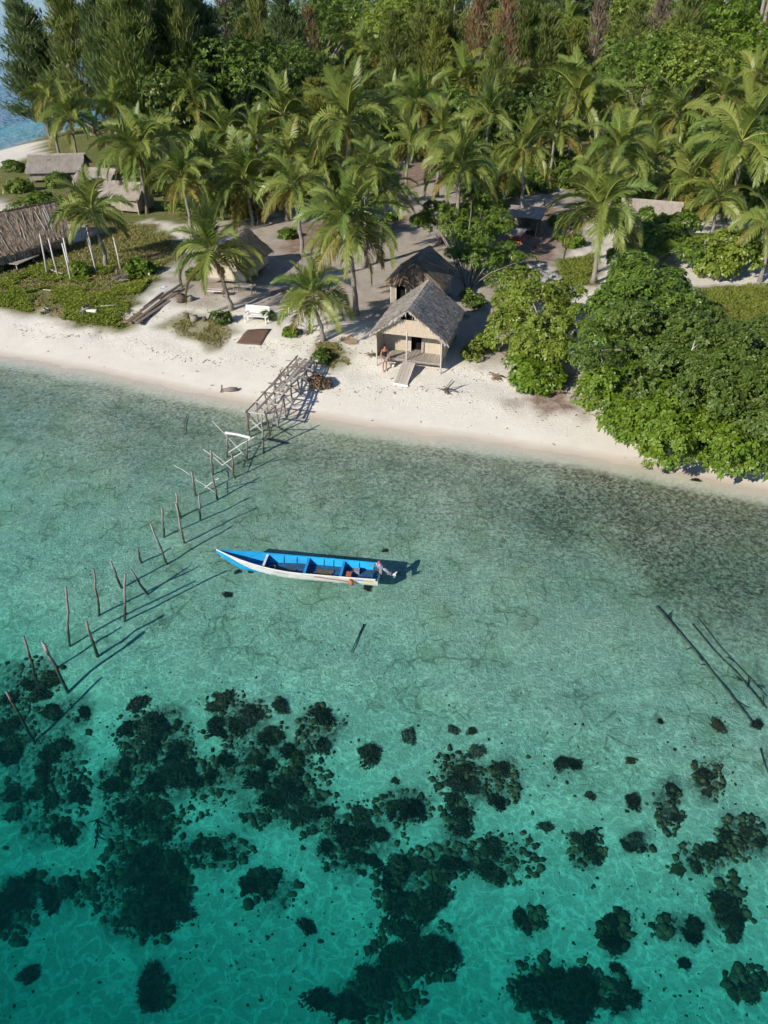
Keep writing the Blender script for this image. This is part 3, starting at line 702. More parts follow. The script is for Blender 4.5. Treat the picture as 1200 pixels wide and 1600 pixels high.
broad_tree('shade_tree', 'tree', 'bright large-leaved tree leaning low over the sand at the water edge', ground_at(1120,690),
    [LB(960,625,2.9,1.35), LB(975,655,2.4,1.1), LB(1010,690,1.8,1.0), LB(1000,660,2.5,1.3), LB(1050,660,3.2,1.6), LB(1060,700,2.0,1.2), LB(1110,680,2.9,1.5), LB(1120,708,1.9,1.1), LB(1170,680,2.8,1.5), LB(1200,700,2.4,1.4), LB(945,602,3.0,.8), LB(1010,610,3.6,1.4), LB(1150,640,3.8,1.6), LB(1240,690,2.6,1.5)], 9000, .20, .32, 6, 5, 'leaf_fresh', sub=(.35, .75), nsub=18, r0=.14)
broad_tree('leafy_tree', 'tree', 'small leafy tree with thin stem behind the main hut', ground_at(731,452),
    [LB(680,338,4.3,1.25), LB(660,350,3.8,.8), LB(755,325,4.9,1.7), LB(735,368,3.9,1.4), LB(780,360,3.8,1.3), LB(755,400,3.0,1.3), LB(720,400,2.9,1.0), LB(790,400,2.8,1.0), LB(712,345,4.2,1.2)], 5200, .18, .32, 6, 6, 'leaf_mid', sub=(.3, .6), nsub=20, r0=.07)
broad_tree('scraggy_bush', 'bush', 'thin twiggy half-bare bush right of the small leafy tree', ground_at(790,462),
    [LB(785,432,1.9,.9), LB(800,440,1.8,.8), LB(770,440,1.7,.7)], 420, .13, .3, 5, 7, 'leaf_mid', sub=(.3, .5), nsub=16, r0=.03, fill=.6)
broad_tree('thicket_shrub', 'shrub', 'green shrub below the pale thatched roof at right', ground_at(1010,412),
    [LB(1000,380,2.9,1.6), LB(1035,362,3.2,1.3), LB(985,400,2.3,1.2), LB(1050,385,2.6,1.3), LB(1065,355,3.0,1.2)], 2700, .25, .33, 6, 8, 'leaf_mid', sub=(.35, .6), r0=.07)
broad_tree('thicket_shrub', 'shrub', 'light green spreading shrub with pale stems above the lawn', ground_at(1120,440),
    [LB(1100,395,2.9,1.4), LB(1140,390,3.0,1.5), LB(1165,405,2.6,1.3), LB(1120,415,2.3,1.2), LB(1175,390,2.6,1.1)], 2600, .25, .33, 6, 9, 'leaf_yellow', sub=(.35, .6), r0=.07, bark='wood_pale')
for i, (p0, p1, p2, lab) in enumerate([((1075,560),(1082,545),(1088,525),'pale dead limb sticking out of the dark spreading tree')]):
    A0, A1, A2 = at(*p0, 6.0), at(*p1, 6.6), at(*p2, 7.0)
    o = MB().tube([A0 - A0 - Vector((0, .3, 1.2)), Vector((0, 0, 0)), A1 - A0, A2 - A0], [.05, .04, .03, .012], 6).tube([A1 - A0, (A1 - A0) + Vector((.35, .2, .2))], [.022, .01], 5).build('dead_limb', 'wood_pale', None, True); o.location = A0
    tag(o, lab, 'branch')
# round trees far behind
broad_tree('round_tree', 'tree', 'big bright green round tree filling the top right corner', ground_at(1150,225),
    [LB(1130,60,13,5.2), LB(1185,40,14,5.5), LB(1150,110,9.5,5), LB(1200,110,9,5), LB(1100,110,8,4), LB(1230,60,13,5), LB(1165,0,16,4.5)], 9000, .5, .33, 5, 10, 'leaf_fresh', sub=(1.2, 2.1), nsub=30, r0=.4)
def far_tree(px, py, Y, r, h, seed, lm, label, name='leafy_tree', nros=1500, leaf=.55):
    p = at_y(px, py, Y); g = gz(p.x, p.y); z = max(p.z, g + r * .6)
    rr = np.random.default_rng(seed)
    lobes = [(p.x + rr.normal() * r * .45, p.y + rr.normal() * r * .45, z + rr.normal() * r * .25, r * rr.uniform(.5, .75)) for _ in range(6)]
    lobes = [(a, b, c, q, q, q * .8) for a, b, c, q in lobes]
    broad_tree(name, 'tree', label, (p.x, p.y, g), lobes, nros, leaf, .33, 5, seed, lm, 'leafy trees behind the palms', sub=(.18 * r, .34 * r), nsub=26, r0=.03 * r)
for i, (px, py, Y, r, lm, lab) in enumerate([
    (370,120,125,6,'leaf_mid','dark green leafy tree right of the drooping shaggy palm'),
    (430,110,135,6,'leaf_dark','dark leafy tree behind the palms left of the lime thicket'),
    (255,150,118,5,'leaf_dark','dense dark tree below the casuarinas at left'),
    (780,215,95,4,'leaf_dark','dark leafy tree behind the palm with glossy fronds'),
    (700,200,110,4,'leaf_mid','green tree behind the palm with straight pale trunk'),
    (860,190,118,4.5,'leaf_dark','dark leafy tree left of the palm on brown soil'),
    (1000,130,120,6,'leaf_mid','green tree right of the far shaded palm'),
    (1070,120,122,6,'leaf_yellow','yellow-green tree left of the big round tree'),
    (650,70,190,10,'leaf_yellow','sunny yellow-green tree mass in the back clearing'),
    (600,60,215,10,'leaf_yellow','sunny yellow-green tree behind the slender far palms'),
    (870,90,165,8,'leaf_yellow','sunny yellow-green tree left of the dry brown casuarina'),
    (1000,70,180,8,'leaf_yellow','yellow tree behind the leaning bare trunk'),
    (500,60,210,9,'leaf_mid','green tree far behind the lime thicket'),
    (330,90,170,6,'leaf_mid','green tree under the grey bare casuarina'),
    (1110,250,82,3.2,'leaf_dark','dark bush under the two palms near the right edge'),
    (1180,290,76,3.0,'leaf_dark','dark bush below the tall palm at the right edge'),
    (580,210,105,4,'leaf_dark','dark shady tree at the head of the sandy path')]):
    far_tree(px, py, Y, r, 0, 200 + i, lm, lab, nros=1900 if r < 7 else 4200, leaf=.38 if r < 7 else .46)

# ------------------------------------------------------------------ casuarina trees
def casuarina_mesh(seed, h=18.0, r=4.2, nb=105, n=80, thin=1.0):
    rr = np.random.default_rng(seed)
    V = []
    for b in range(nb):
        t = rr.uniform(.10, .98); az = rr.uniform(0, 6.28)
        ln = r * (1.12 - t) ** .72 * min(1, (t + .12) / .35) * rr.uniform(.6, 1.1)
        el = rr.uniform(.55, 1.05)
        o = np.array([0, 0, t * h]); d = np.array([math.cos(az) * math.cos(el), math.sin(az) * math.cos(el), math.sin(el)])
        k = int(n * thin * rr.uniform(.7, 1.2)); q = rr.uniform(.25, 1.05, k) ** .7
        bend = np.stack([np.zeros(k), np.zeros(k), .25 * ln * q ** 2], 1)
        c = o + d * (q * ln)[:, None] + bend + rr.normal(size=(k, 3)) * (.10 * ln + .12) * np.array([1, 1, .8])
        dd = unit(d * .8 + np.array([0, 0, .9]) + rr.normal(size=(k, 3)) * .38)
        L = rr.uniform(.55, 1.25, (k, 1)); wd = unit(np.cross(dd, rr.normal(size=(k, 3)))) * rr.uniform(.035, .075, (k, 1))
        V.append(np.stack([c - dd * L * .4, c + wd, c + dd * L * .6 + rr.normal(size=(k, 3)) * .06, c - wd], 1))
    V = np.concatenate(V).reshape(-1, 3)
    crown = np_mesh('crown', V, np.arange(len(V)).reshape(-1, 4))
    mb = MB(); mb.tube([(rr.normal() * .12 * i, rr.normal() * .12 * i, h * i / 6 - .2) for i in range(7)], [.30 - .045 * i for i in range(7)], 6)
    for b in range(26):
        t = rr.uniform(.2, .9); az = rr.uniform(0, 6.28); ln = r * .7 * (1.1 - t) ** .5
        mb.tube([(0, 0, t * h), (math.cos(az) * ln * .5, math.sin(az) * ln * .5, t * h + ln * .45), (math.cos(az) * ln * .9, math.sin(az) * ln * .9, t * h + ln * 1.1)], [.07, .05, .02], 4)
    return crown, mb.mesh('trunk')
CAS = [casuarina_mesh(i) for i in range(4)] + [casuarina_mesh(9, thin=.38, nb=80)]
def casuarina(px, top_py, Y, width_px, mat_name, label, v, group='casuarina trees'):
    p = at_y(px, top_py, Y); g = gz(p.x, p.y); h = p.z - g
    t = empty('casuarina_tree', (p.x, p.y, g), random.uniform(0, 6.28), label, 'casuarina', group)
    dep = Y * math.cos(PITCH) + (CAM_H - p.z) * math.sin(PITCH)
    sr = width_px / 2 * dep / FOC / 2.9
    cr, tr = CAS[v]
    for nm, me, m in (('crown', cr, mat_name), ('trunk', tr, 'bark')):
        o = link(nm, me, None, t)
        if not len(me.materials): me.materials.append(M[m])
        o.material_slots[0].link = 'OBJECT'; o.material_slots[0].material = M[m]
        o.scale = (sr, sr, h / 18.0)
    return t
CASL = [
 (32,15,128,120,'needle_blue','leftmost casuarina overhanging the far beach'), (95,-25,126,110,'needle','olive casuarina second from the left edge'), (135,-30,120,70,'needle_blue','dark casuarina squeezed behind the second and fourth from left'),
 (185,-45,118,110,'needle','broad olive casuarina above the drooping palm, fourth from left'), (240,-20,124,80,'needle_blue','dark casuarina behind the gap of the left group'), (270,-30,122,80,'needle','casuarina at the right end of the dense left group'),
 (342,-15,180,60,'needle_grey','grey leafless casuarina with sea gleaming beside it'), (400,-20,160,70,'needle','casuarina just right of the grey bare one'), (445,-10,150,90,'needle_blue','dark blue-green casuarina above the two white trunks'),
 (480,10,165,50,'needle_red','small reddish casuarina top left of centre'), (545,-5,330,80,'needle_blue','far bluish casuarina on the back shore, left of three'), (600,0,340,70,'needle_blue','far bluish casuarina on the back shore, middle of three'), (640,-10,330,70,'needle_blue','far bluish casuarina on the back shore, right of three'),
 (665,15,150,90,'needle','feathery casuarina behind the pale straight-trunked palm'), (705,-20,155,90,'needle','tall green casuarina left of the red one'), (752,-25,140,70,'needle_red','rust-red dying casuarina at top centre right'), (795,-15,135,70,'needle_red','second rust-red casuarina with bare lower twigs'), (830,-25,145,80,'needle','green casuarina right of the rust-red pair'),
 (900,-20,260,110,'needle_blue','dark far casuarina behind the sunny thicket'), (942,-10,150,56,'needle_grey','dry brown-grey casuarina right of the sunny thicket'), (990,-20,230,100,'needle_blue','dark far casuarina right of the dry brown one'),
 (1040,-25,150,66,'needle_grey','dry reddish casuarina with long leaning bare trunk'), (1085,-15,135,80,'needle','olive casuarina left of the big round tree'), (1090,80,125,50,'needle_red','short brown casuarina below the olive one'),
 (495,128,108,90,'needle_lime','lime-green young casuarina thicket in the palm grove'), (525,110,116,70,'needle_lime','lime-green casuarina just behind the thicket in the palm grove'), (570,95,140,70,'needle','green young casuarina in the back clearing'), (415,60,140,60,'needle','slim casuarina between the grey one and the dark one')]
CASL += [(620,25,150,70,'needle','sunlit casuarina in the middle of the back clearing'), (685,30,138,60,'needle_lime','yellowish casuarina left of the rust-red pair'), (860,15,140,70,'needle','olive casuarina left of the dry brown one, nearer'), (900,35,150,56,'needle_lime','yellowish slim casuarina beside the dry brown one'), (1000,10,142,74,'needle','olive casuarina between the two dry ones'), (1068,20,128,60,'needle','feathery casuarina at the left flank of the round tree'), (780,60,118,60,'needle','low feathery casuarina under the rust-red pair'), (380,30,135,70,'needle','sunlit casuarina right of the dense left group'), (330,50,128,60,'needle_blue','dark feathery casuarina below the grey bare one'),
 (20,-10,150,70,'needle_blue','dark casuarina behind the leftmost one'), (150,-60,150,110,'needle','rear casuarina behind the broad olive one'), (225,-50,155,110,'needle_blue','rear dark casuarina right of the broad olive one'), (300,-30,165,100,'needle_blue','rear casuarina left of the grey bare one'), (370,-30,220,90,'needle_blue','rear bluish casuarina right of the grey bare one'), (505,-20,260,90,'needle_blue','far bluish casuarina above the small reddish one'),
 (690,-30,260,110,'needle_blue','far dark casuarina behind the tall green one'), (775,-30,250,110,'needle_blue','far dark casuarina behind the rust-red pair'), (860,-25,300,110,'needle_blue','far dark casuarina left of the dry brown one'), (945,-25,300,120,'needle_blue','far dark casuarina directly behind the dry brown one'), (1035,-30,280,120,'needle_blue','far dark casuarina behind the dry reddish one'), (1110,-40,200,110,'needle','rear casuarina behind the big round tree, left side'), (1190,-50,200,120,'needle_blue','rear casuarina behind the big round tree, right side')]
for i, (px, ty, Y, wp_, mn, lab) in enumerate(CASL):
    casuarina(px, ty, Y, wp_, mn, lab, 4 if mn in ('needle_grey', 'needle_red') else i % 4)
# ------------------------------------------------------------------ undergrowth below the grove: one mass
def undergrowth():
    r = np.random.default_rng(77); Vs, off = [], 0
    sandy = [BACKLAND]
    LITp = LITTER[:2]
    pts = []
    while len(pts) < 520:
        Y = r.uniform(72, 230) if r.random() < .7 else r.uniform(72, 120); px = r.uniform(-60, 1260)
        p = at_y(px, 0, Y); x = p.x
        if not in_poly(np.array([x]), np.array([Y]), BACKLAND)[0]: continue
        if any(in_poly(np.array([x]), np.array([Y]), q)[0] for q in LITp): continue
        if x < -36 and Y > 92: continue
        if coast_d(x, Y) < 9: continue
        if any(abs(x - hx) < 5.5 and abs(Y - hy) < 6.5 for hx, hy in HUT_SPOTS): continue
        pts.append((x, Y))
    for x, Y in pts:
        rad = r.uniform(.7, 1.6) * (1 + (Y - 70) / 120); g = gz(x, Y)
        lob = [(x + r.normal() * rad * .6, Y + r.normal() * rad * .6, g + rad * .5, rad * .8, rad * .8, rad * .7) for _ in range(2)]
        V, F = leaf_cloud(lob, 130, .30 * (1 + (Y - 70) / 90), .33, 4, int(r.integers(1e6)), (rad * .25, rad * .45), 12, 0.0)
        Vs.append(V)
    V = np.concatenate(Vs)
    o = link('undergrowth', np_mesh('undergrowth', V, np.arange(len(V)).reshape(-1, 4)), 'under')
    tag(o, 'tangled green undergrowth filling the grove behind the village', 'undergrowth', kind='stuff')
HUT_SPOTS = [(-39,94), (-32,85), (-26,78), (24,69), (13,69.5), (-10,57), (2.8,52)]
undergrowth()

# ------------------------------------------------------------------ ground cover
def scatter_leaves(name, poly, n, size, seed, lm, label, cat, h=.10, thr=.42, blade=False, k=4, edge=1.1):
    r = np.random.default_rng(seed); P = np.array(poly)
    lo, hi = P.min(0) - .3, P.max(0) + .3
    X = r.uniform(lo[0], hi[0], n * 4); Y = r.uniform(lo[1], hi[1], n * 4)
    ok = in_poly(X, Y, poly) & (fbm(X * .7, Y * .7, 3, seed) > thr) & (poly_dist(X, Y, poly) > edge * r.random(len(X)) ** 1.5)
    X, Y = X[ok][:n], Y[ok][:n]
    n = len(X); Z = gz_arr(X, Y)
    if blade:
        d = unit(np.stack([r.normal(size=n) * .5, r.normal(size=n) * .5, np.ones(n)], 1)); L = size * r.uniform(.6, 1.3, (n, 1)) 
        wv = unit(np.cross(d, r.normal(size=(n, 3)))) * .012
        c = np.stack([X, Y, Z - .02], 1)
        V = np.stack([c - wv, c + wv, c + d * L * .6 + wv * .6, c + d * L + np.stack([r.normal(size=n) * .08, r.normal(size=n) * .08, np.zeros(n)], 1)], 1).reshape(-1, 3)
    else:
        c = np.stack([X, Y, Z + r.uniform(.02, h, n)], 1)
        ang = r.uniform(0, 6.28, (n, 1)) + np.arange(k) * 6.283 / k
        dirs = np.stack([np.cos(ang), np.sin(ang), r.uniform(-.1, .7, (n, k))], -1); sz = size * r.uniform(.6, 1.3, (n, k, 1))
        side = unit(np.cross(dirs, [0, 0, 1.])) * sz * .36
        cc = c[:, None]
        V = np.stack([cc + dirs * 0, cc + dirs * sz * .55 + side, cc + dirs * sz, cc + dirs * sz * .55 - side], 2).reshape(-1, 3)
    o = link(name, np_mesh(name, V, np.arange(len(V)).reshape(-1, 4)), lm)
    return tag(o, label, cat, kind='stuff')
scatter_leaves('beach_vine', px_poly([(-40,470),(0,476),(60,486),(120,500),(192,507),(210,475),(240,440),(150,455),(60,445),(-40,440)], 1.0), 8000, .15, 301, 'vine', 'bright green creeping vine along the top of the left beach', 'ground cover', .16, .44, edge=.7)
scatter_leaves('beach_vine', px_poly([(0,440),(150,450),(230,440),(262,425),(250,410),(120,420),(0,412)], 1.1), 2600, .17, 302, 'vine', 'patchy green vine among the tall bare posts', 'ground cover', .2, .50)
scatter_leaves('dry_grass', GRASS_L, 16000, .22, 303, 'grass_dry', 'dry yellowing grass in the left clearing', 'grass', blade=True, thr=.3)
scatter_leaves('dry_grass', GRASS_S, 3200, .14, 304, 'grass_dry', 'thin grass patch on the sand beside the cut stumps', 'grass', blade=True, thr=.38)
scatter_leaves('dry_grass', GRASS_J, 2400, .17, 305, 'grass_dry', 'brownish grass patch between jetty end and main hut', 'grass', blade=True, thr=.38)
scatter_leaves('lawn_grass', LAWN, 12000, .22, 306, 'grass', 'small green lawn at the right edge behind the dark tree', 'grass', blade=True, thr=.2)
scatter_leaves('lawn_grass', GRASS_R, 5000, .22, 307, 'grass', 'grass around the foot of the leaning bare-trunk palm', 'grass', blade=True, thr=.3)

# ------------------------------------------------------------------ huts
def thatch_blades(A, B, C, Dd, n, ln, seed, lift=.05, wd=(.02, .05)):
    """A-B the ridge, D-C the eave below it (A above D): dry leaf strips laid down the slope in courses; quads"""
    r = np.random.default_rng(seed)
    A, B, C, Dd = [np.array(q, float) for q in (A, B, C, Dd)]
    slope = np.linalg.norm((Dd + C) / 2 - (A + B) / 2)
    nc = max(4, int(slope / .22))
    u = r.random(n); row = r.integers(0, nc, n); v = (row + 1.0 + r.normal(size=n) * .25) / nc
    v = np.clip(v, .02, 1.04)
    def P(u, v): return (A + (B - A) * u[:, None]) * (1 - v[:, None]) + (Dd + (C - Dd) * u[:, None]) * v[:, None]
    nrm = np.cross(B - A, Dd - A); nrm /= np.linalg.norm(nrm)
    if nrm[2] < 0: nrm = -nrm
    L = ln * r.uniform(.6, 1.3, n) / slope
    v0 = np.maximum(v - L, 0)
    tip = P(u + r.normal(size=n) * .012, v) + nrm * (lift * (.4 + 1.6 * r.random(n)) + .015)[:, None] + np.array([0, 0, -1]) * (r.random(n) * .05)[:, None]
    root = P(u, v0) + nrm * (.012 + .02 * r.random(n))[:, None]
    side = unit((B - A)[None, :]) * r.uniform(*wd, (n, 1))
    V = np.stack([root - side, root + side, tip + side * .7, tip - side * .7], 1).reshape(-1, 3)
    return V, np.arange(len(V)).reshape(-1, 4)
def roof_slope(parent, A, B, C, Dd, n, seed, tm, ln=.7, th=.07, name='roof_slope', lift=.05):
    base = MB().slab([A, Dd, C, B], th if (np.cross(np.array(Dd) - np.array(A), np.array(B) - np.array(A)))[2] > 0 else -th).build(name, tm, parent)
    V, F = thatch_blades(A, B, C, Dd, n, ln, seed, lift)
    o = link('thatch', np_mesh('thatch', V, F), tm, base); o['kind'] = 'stuff'
    return base
def hut(name, label, c, rz, W, Lr, zf, ze, zr, tm='thatch', wall='matting', porch=0.0, over=.35, n=2600, seed=0, group='thatched huts', stilts=True, door=True, hip=False, gable_gap=True, win=False):
    """c = ground point below the middle; x to the right along the front, y to the back; zf floor, ze eave, zr ridge (heights over c)"""
    t = empty(name, c, rz, label, 'hut', group)
    hw, hl = W / 2, Lr / 2; ww, wl = hw - over, hl - over * .9
    rr = random.Random(seed)
    # floor of planks
    npk = max(8, int(2 * ww / .2))
    pm = MB().box((0, 0, 0), (2 * ww / npk - .018, 2 * wl, .045)).mesh('plank'); pm.materials.append(M['plank'])
    for i in range(npk):
        p = link('plank', pm, None, t); p.location = (-ww + (i + .5) * 2 * ww / npk, rr.uniform(-.03, .03), zf - .0225 + rr.uniform(-.004, .004))
    for y in (-wl + .05, 0, wl - .1): MB().box((0, y, zf - .10), (2 * ww + .1, .09, .1)).build('floor_beam', 'wood', t)
    ys = [-wl, -wl + porch, wl] if porch else [-wl, 0, wl]
    for y in ys:
        for x in (-ww, ww):
            MB().tube([(x, y, -.3), (x + rr.uniform(-.02, .02), y, zf), (x, y, ze + .12)], [.055, .05, .045], 6).build('post', 'wood_pale', t)
    if porch: MB().tube([(-.12, -wl, zf - .55), (-.12, -wl, ze + .25)], .045, 6).build('post', 'wood_pale', t)
    yf = -wl + porch
    # walls: matting panels between battens
    def panel(x0, y0, x1, y1, z0, z1, nm='wall_panel', m=wall, th=.03):
        d = Vector((x1 - x0, y1 - y0, 0)); L = d.length
        return MB().box(((x0 + x1) / 2, (y0 + y1) / 2, (z0 + z1) / 2), (L, th, z1 - z0), math.atan2(d.y, d.x)).build(nm, m, t)
    zt = ze + .10
    k = 3
    for sgn in (-1, 1):
        for i in range(k):
            a, b = yf + (wl - yf) * i / k + .02, yf + (wl - yf) * (i + 1) / k - .02
            panel(sgn * ww, a, sgn * ww, b, zf, zt)
            panel(sgn * (ww + .028), b + .02, sgn * (ww + .028), b + .055, zf, zt, 'batten', 'wood_pale', .02)
        if porch: panel(sgn * ww, -wl + .06, sgn * ww, yf - .03, zf, zt) if sgn > 0 else panel(sgn * ww, -wl + .06, sgn * ww, yf - .03, zf, zt)
    panel(-ww, wl, ww, wl, zf, zt)
    dw = .36
    if door:
        dx = .18 if porch else -ww + .75
        panel(-ww + .03, yf, dx - dw - .02, yf, zf, zt) if dx - dw - .02 > -ww + .1 else None
        panel(dx + dw + .02, yf, ww - .03, yf, zf, zt)
        for i in range(2):
            xx = dx + dw + .02 + (ww - dx - dw) * (i + .5) / 2
            panel(xx - .018, yf - .026, xx + .018, yf - .026, zf, zt, 'batten', 'wood_pale', .02)
        d = MB().box((dx, yf + .35, (zf + zt) / 2 - .05), (2 * dw + .5, .02, zt - zf)).build('doorway', 'shade_and_black', t)  # near-black panel behind the door, room shade put into its colour
        for sx in (-1, 1): MB().box((dx + sx * (dw + .0), yf - .012, (zf + zt) / 2), (.05, .06, zt - zf + .02)).build('door_post', 'wood_pale', t)
    else:
        panel(-ww + .03, yf, ww - .03, yf, zf, zt)
        if win: MB().box((-.3, yf - .03, (zf + zt) / 2 + .1), (.5, .03, .5)).build('window_shade_panel', 'shade_and_black', t)  # black panel on the wall, painted as the shade inside
    # gables
    for y, yy in ((-wl + .02, 0), (wl - .02, 1)):
        top = zr - .12; zb = zt if y > 0 else ze - .02
        hwb = ww + (zt - zb) * 0
        cut = .62 if (y < 0 and gable_gap) else .97
        hh = (top - zb)
        xw = ww * (1 - cut)
        mb = MB(); th = .015
        q = [(-ww, y - th, zb), (ww, y - th, zb), (xw, y - th, zb + hh * cut), (-xw, y - th, zb + hh * cut)]
        q2 = [(a, y + th, c2) for a, b2, c2 in q]
        mb.add(q + q2, [(0, 1, 2, 3), (7, 6, 5, 4), (0, 4, 5, 1), (1, 5, 6, 2), (2, 6, 7, 3), (3, 7, 4, 0)])
        mb.build('gable', wall, t)
        if y < 0 and gable_gap:
            for i in range(4):
                x = -xw + 2 * xw * (i + .5) / 4
                MB().box((x, y + .01, zb + hh * .80), (.035, .03, hh * .36)).build('gable_slat', 'wood', t)
            MB().box((0, y + .12, zb + hh * .74), (xw * 1.5, .02, hh * .30)).build('gable_shade_panel', 'shade_and_black', t)  # black panel behind the slats stands for the unlit roof space
    # roof
    fy = -hl + (.45 if hip else 0)
    for sgn, nn in ((-1, n), (1, n)):
        roof_slope(t, (0, fy, zr), (0, hl, zr), (sgn * hw, hl, ze - .1), (sgn * hw, -hl, ze - .1), nn, seed * 10 + sgn + 1, tm)
    if hip:
        roof_slope(t, (-.05, fy, zr - .05), (.05, fy, zr - .05), (hw, -hl - .25, ze - .1), (-hw, -hl - .25, ze - .1), int(n * .5), seed * 10 + 5, 'thatch_red' if hip == 'red' else tm)
    # ridge cap of folded leaves
    r = np.random.default_rng(seed + 99); m_ = int(Lr * 55)
    yv = r.uniform(fy - .1, hl + .1, m_); sg = r.choice([-1, 1], m_); ln = r.uniform(.25, .55, m_); wdv = r.uniform(.03, .06, m_)
    sl = math.atan2(zr - ze + .1, hw)
    root = np.stack([np.zeros(m_), yv, np.full(m_, zr + .07)], 1); d = np.stack([sg * np.cos(sl), r.normal(size=m_) * .15, -np.sin(sl) * np.ones(m_)], 1)
    tip = root + d * ln[:, None] + np.array([0, 0, .03]); sd = np.array([0, 1., 0]) * wdv[:, None]
    V = np.stack([root - sd, root + sd, tip + sd, tip - sd], 1).reshape(-1, 3)
    o = link('ridge_cap', np_mesh('ridge_cap', V, np.arange(len(V)).reshape(-1, 4)), tm, t); o['kind'] = 'stuff'
    # fringe of loose leaf along the verges
    for y in (-hl, hl):
        m_ = int(hw * 60); s = r.uniform(0, 1, m_); sg = r.choice([-1, 1], m_)
        root = np.stack([sg * s * hw, np.full(m_, y) + r.normal(size=m_) * .03, zr + (ze - .1 - zr) * s + .04], 1)
        d = np.stack([sg * .35 + r.normal(size=m_) * .2, np.sign(y) * r.uniform(0, .35, m_), -np.ones(m_)], 1); ln = r.uniform(.12, .32, m_)
        sd = np.stack([np.full(m_, .035), np.zeros(m_), np.zeros(m_)], 1)
        tip = root + d * ln[:, None]
        V = np.stack([root - sd, root + sd, tip + sd * .6, tip - sd * .6], 1).reshape(-1, 3)
        o = link('verge_fringe', np_mesh('verge_fringe', V, np.arange(len(V)).reshape(-1, 4)), tm, t); o['kind'] = 'stuff'
    return t
def gpt(x, y): return Vector((x, y, gz(x, y)))
HR = math.radians(-16)
c = gpt(2.17, 43.25); c.z = .85
hut('thatched_hut', 'grey thatched hut with open porch facing the beach, nearest to the water', c, HR, 4.8, 5.5, .58, 2.15, 3.85, 'thatch', 'matting', porch=1.35, n=4600, seed=1)
c = gpt(2.75, 52.2)
hut('thatched_hut', 'older brown thatched hut with dark doorway directly behind the porch hut', c, math.radians(-17), 4.3, 4.2, .12, 1.75, 3.2, 'thatch_dark', 'matting_grey', n=2600, seed=2, hip='red', gable_gap=False)
c = gpt(-11.7, 57.3)
hut('thatched_hut', 'thatched hut on low stilts behind the leaning palm and white bench', c, math.radians(-15), 4.0, 5.2, .55, 1.55, 3.0, 'thatch_dark', 'matting', n=2600, seed=3, door=False, win=True, gable_gap=False)
c = gpt(-26.4, 78.2)
hut('thatched_hut', 'low grey-walled hut with ragged pale thatch under the full round palm', c, math.radians(72), 3.6, 4.6, .3, 1.5, 2.7, 'thatch_pink', 'matting_grey', n=1800, seed=4, door=False, gable_gap=False)
c = gpt(-31.8, 86.0)
hut('thatched_hut', 'small pale thatched hut between the far left hut and the low grey-walled one', c, math.radians(75), 4.4, 4.6, .3, 1.3, 2.6, 'thatch_pink', 'matting_grey', n=1500, seed=5, door=False, gable_gap=False)
c = gpt(-39.4, 94.2)
hut('thatched_hut', 'long hut with banded pale palm thatch by the far beach', c, math.radians(98), 6.0, 6.4, .3, 1.2, 2.6, 'thatch_pink', 'matting_grey', n=2200, seed=6, door=False, gable_gap=False)
c = gpt(24.6, 69.2)
hut('thatched_hut', 'pale smooth-roofed thatched hut half hidden by palms at right', c, math.radians(70), 5.0, 5.2, .2, 1.5, 2.9, 'thatch_pink', 'matting_grey', n=2600, seed=7, door=False, gable_gap=False)

# boarding ramp of the porch hut
a, b = at(639, 566, 1.40), at(626, 598, .70)
t = empty('boarding_ramp', (b.x, b.y, gz(b.x, b.y)), 0, 'pale plank ramp leading up to the porch of the main hut', 'ramp')
dv = (a - b); side = Vector((-dv.y, dv.x, 0)).normalized()
b0 = Vector((0, 0, .06)); a0 = dv + Vector((0, 0, .02)); a0.z = 1.40 - gz(b.x, b.y)
for i in range(4):
    o0 = side * ((i - 1.5) * .21); q = [b0 + o0 - side * .1, b0 + o0 + side * .1, a0 + o0 + side * .1, a0 + o0 - side * .1]
    MB().slab(q, -.035).build('plank', 'plank', t)
MB().box((0.02, 0, .02), (.9, .12, .14), math.atan2(side.y, side.x)).build('sleeper', 'white_paint', t)

# open shelter by the dark-trunked palm
p = gpt(13.2, 69.6)
t = empty('open_shelter', p, math.radians(-20), 'small open shelter with grey sheet roof under the dark-trunked palm', 'shelter')
for x in (-1.3, 1.3):
    for y in (-1.1, 1.1): MB().tube([(x, y, -.2), (x, y, 1.75 + .2 * (y > 0))], .05, 6).build('post', 'wood', t)
for i in range(5):
    x = -1.4 + .7 * i
    MB().slab([(x - .34, -1.5, 1.7 + .01 * (i % 2)), (x + .34, -1.5, 1.7 + .01 * (i % 2)), (x + .34, 1.5, 2.02 + .01 * (i % 2)), (x - .34, 1.5, 2.02 + .01 * (i % 2))], -.02).build('roof_sheet', 'tin', t)
MB().box((0, 1.12, .8), (2.5, .03, 1.5)).build('back_wall', 'matting_grey', t); MB().box((1.32, 0, .8), (.03, 2.1, 1.5)).build('side_wall', 'wood_dark', t)
MB().box((-.2, -.3, .45), (1.6, .8, .06)).build('bench_top', 'wood_pale', t)
p = gpt(*at(803, 385, 1.2)[:2])
t = empty('lean_to', p, math.radians(-30), 'low lean-to of boards and reddish sheet beside the small leafy tree', 'lean-to')
MB().slab([(-.8, -.7, .95), (.8, -.7, .95), (.8, .7, 1.3), (-.8, .7, 1.3)], -.03).build('roof_sheet', 'tin', t)
for x in (-.7, .7):
    for y in (-.6, .6): MB().tube([(x, y, -.2), (x, y, .95 + .2 * (y > 0))], .04, 5).build('post', 'wood', t)
MB().box((0, .62, .5), (1.4, .03, .9)).build('back_wall', 'red_paint', t)
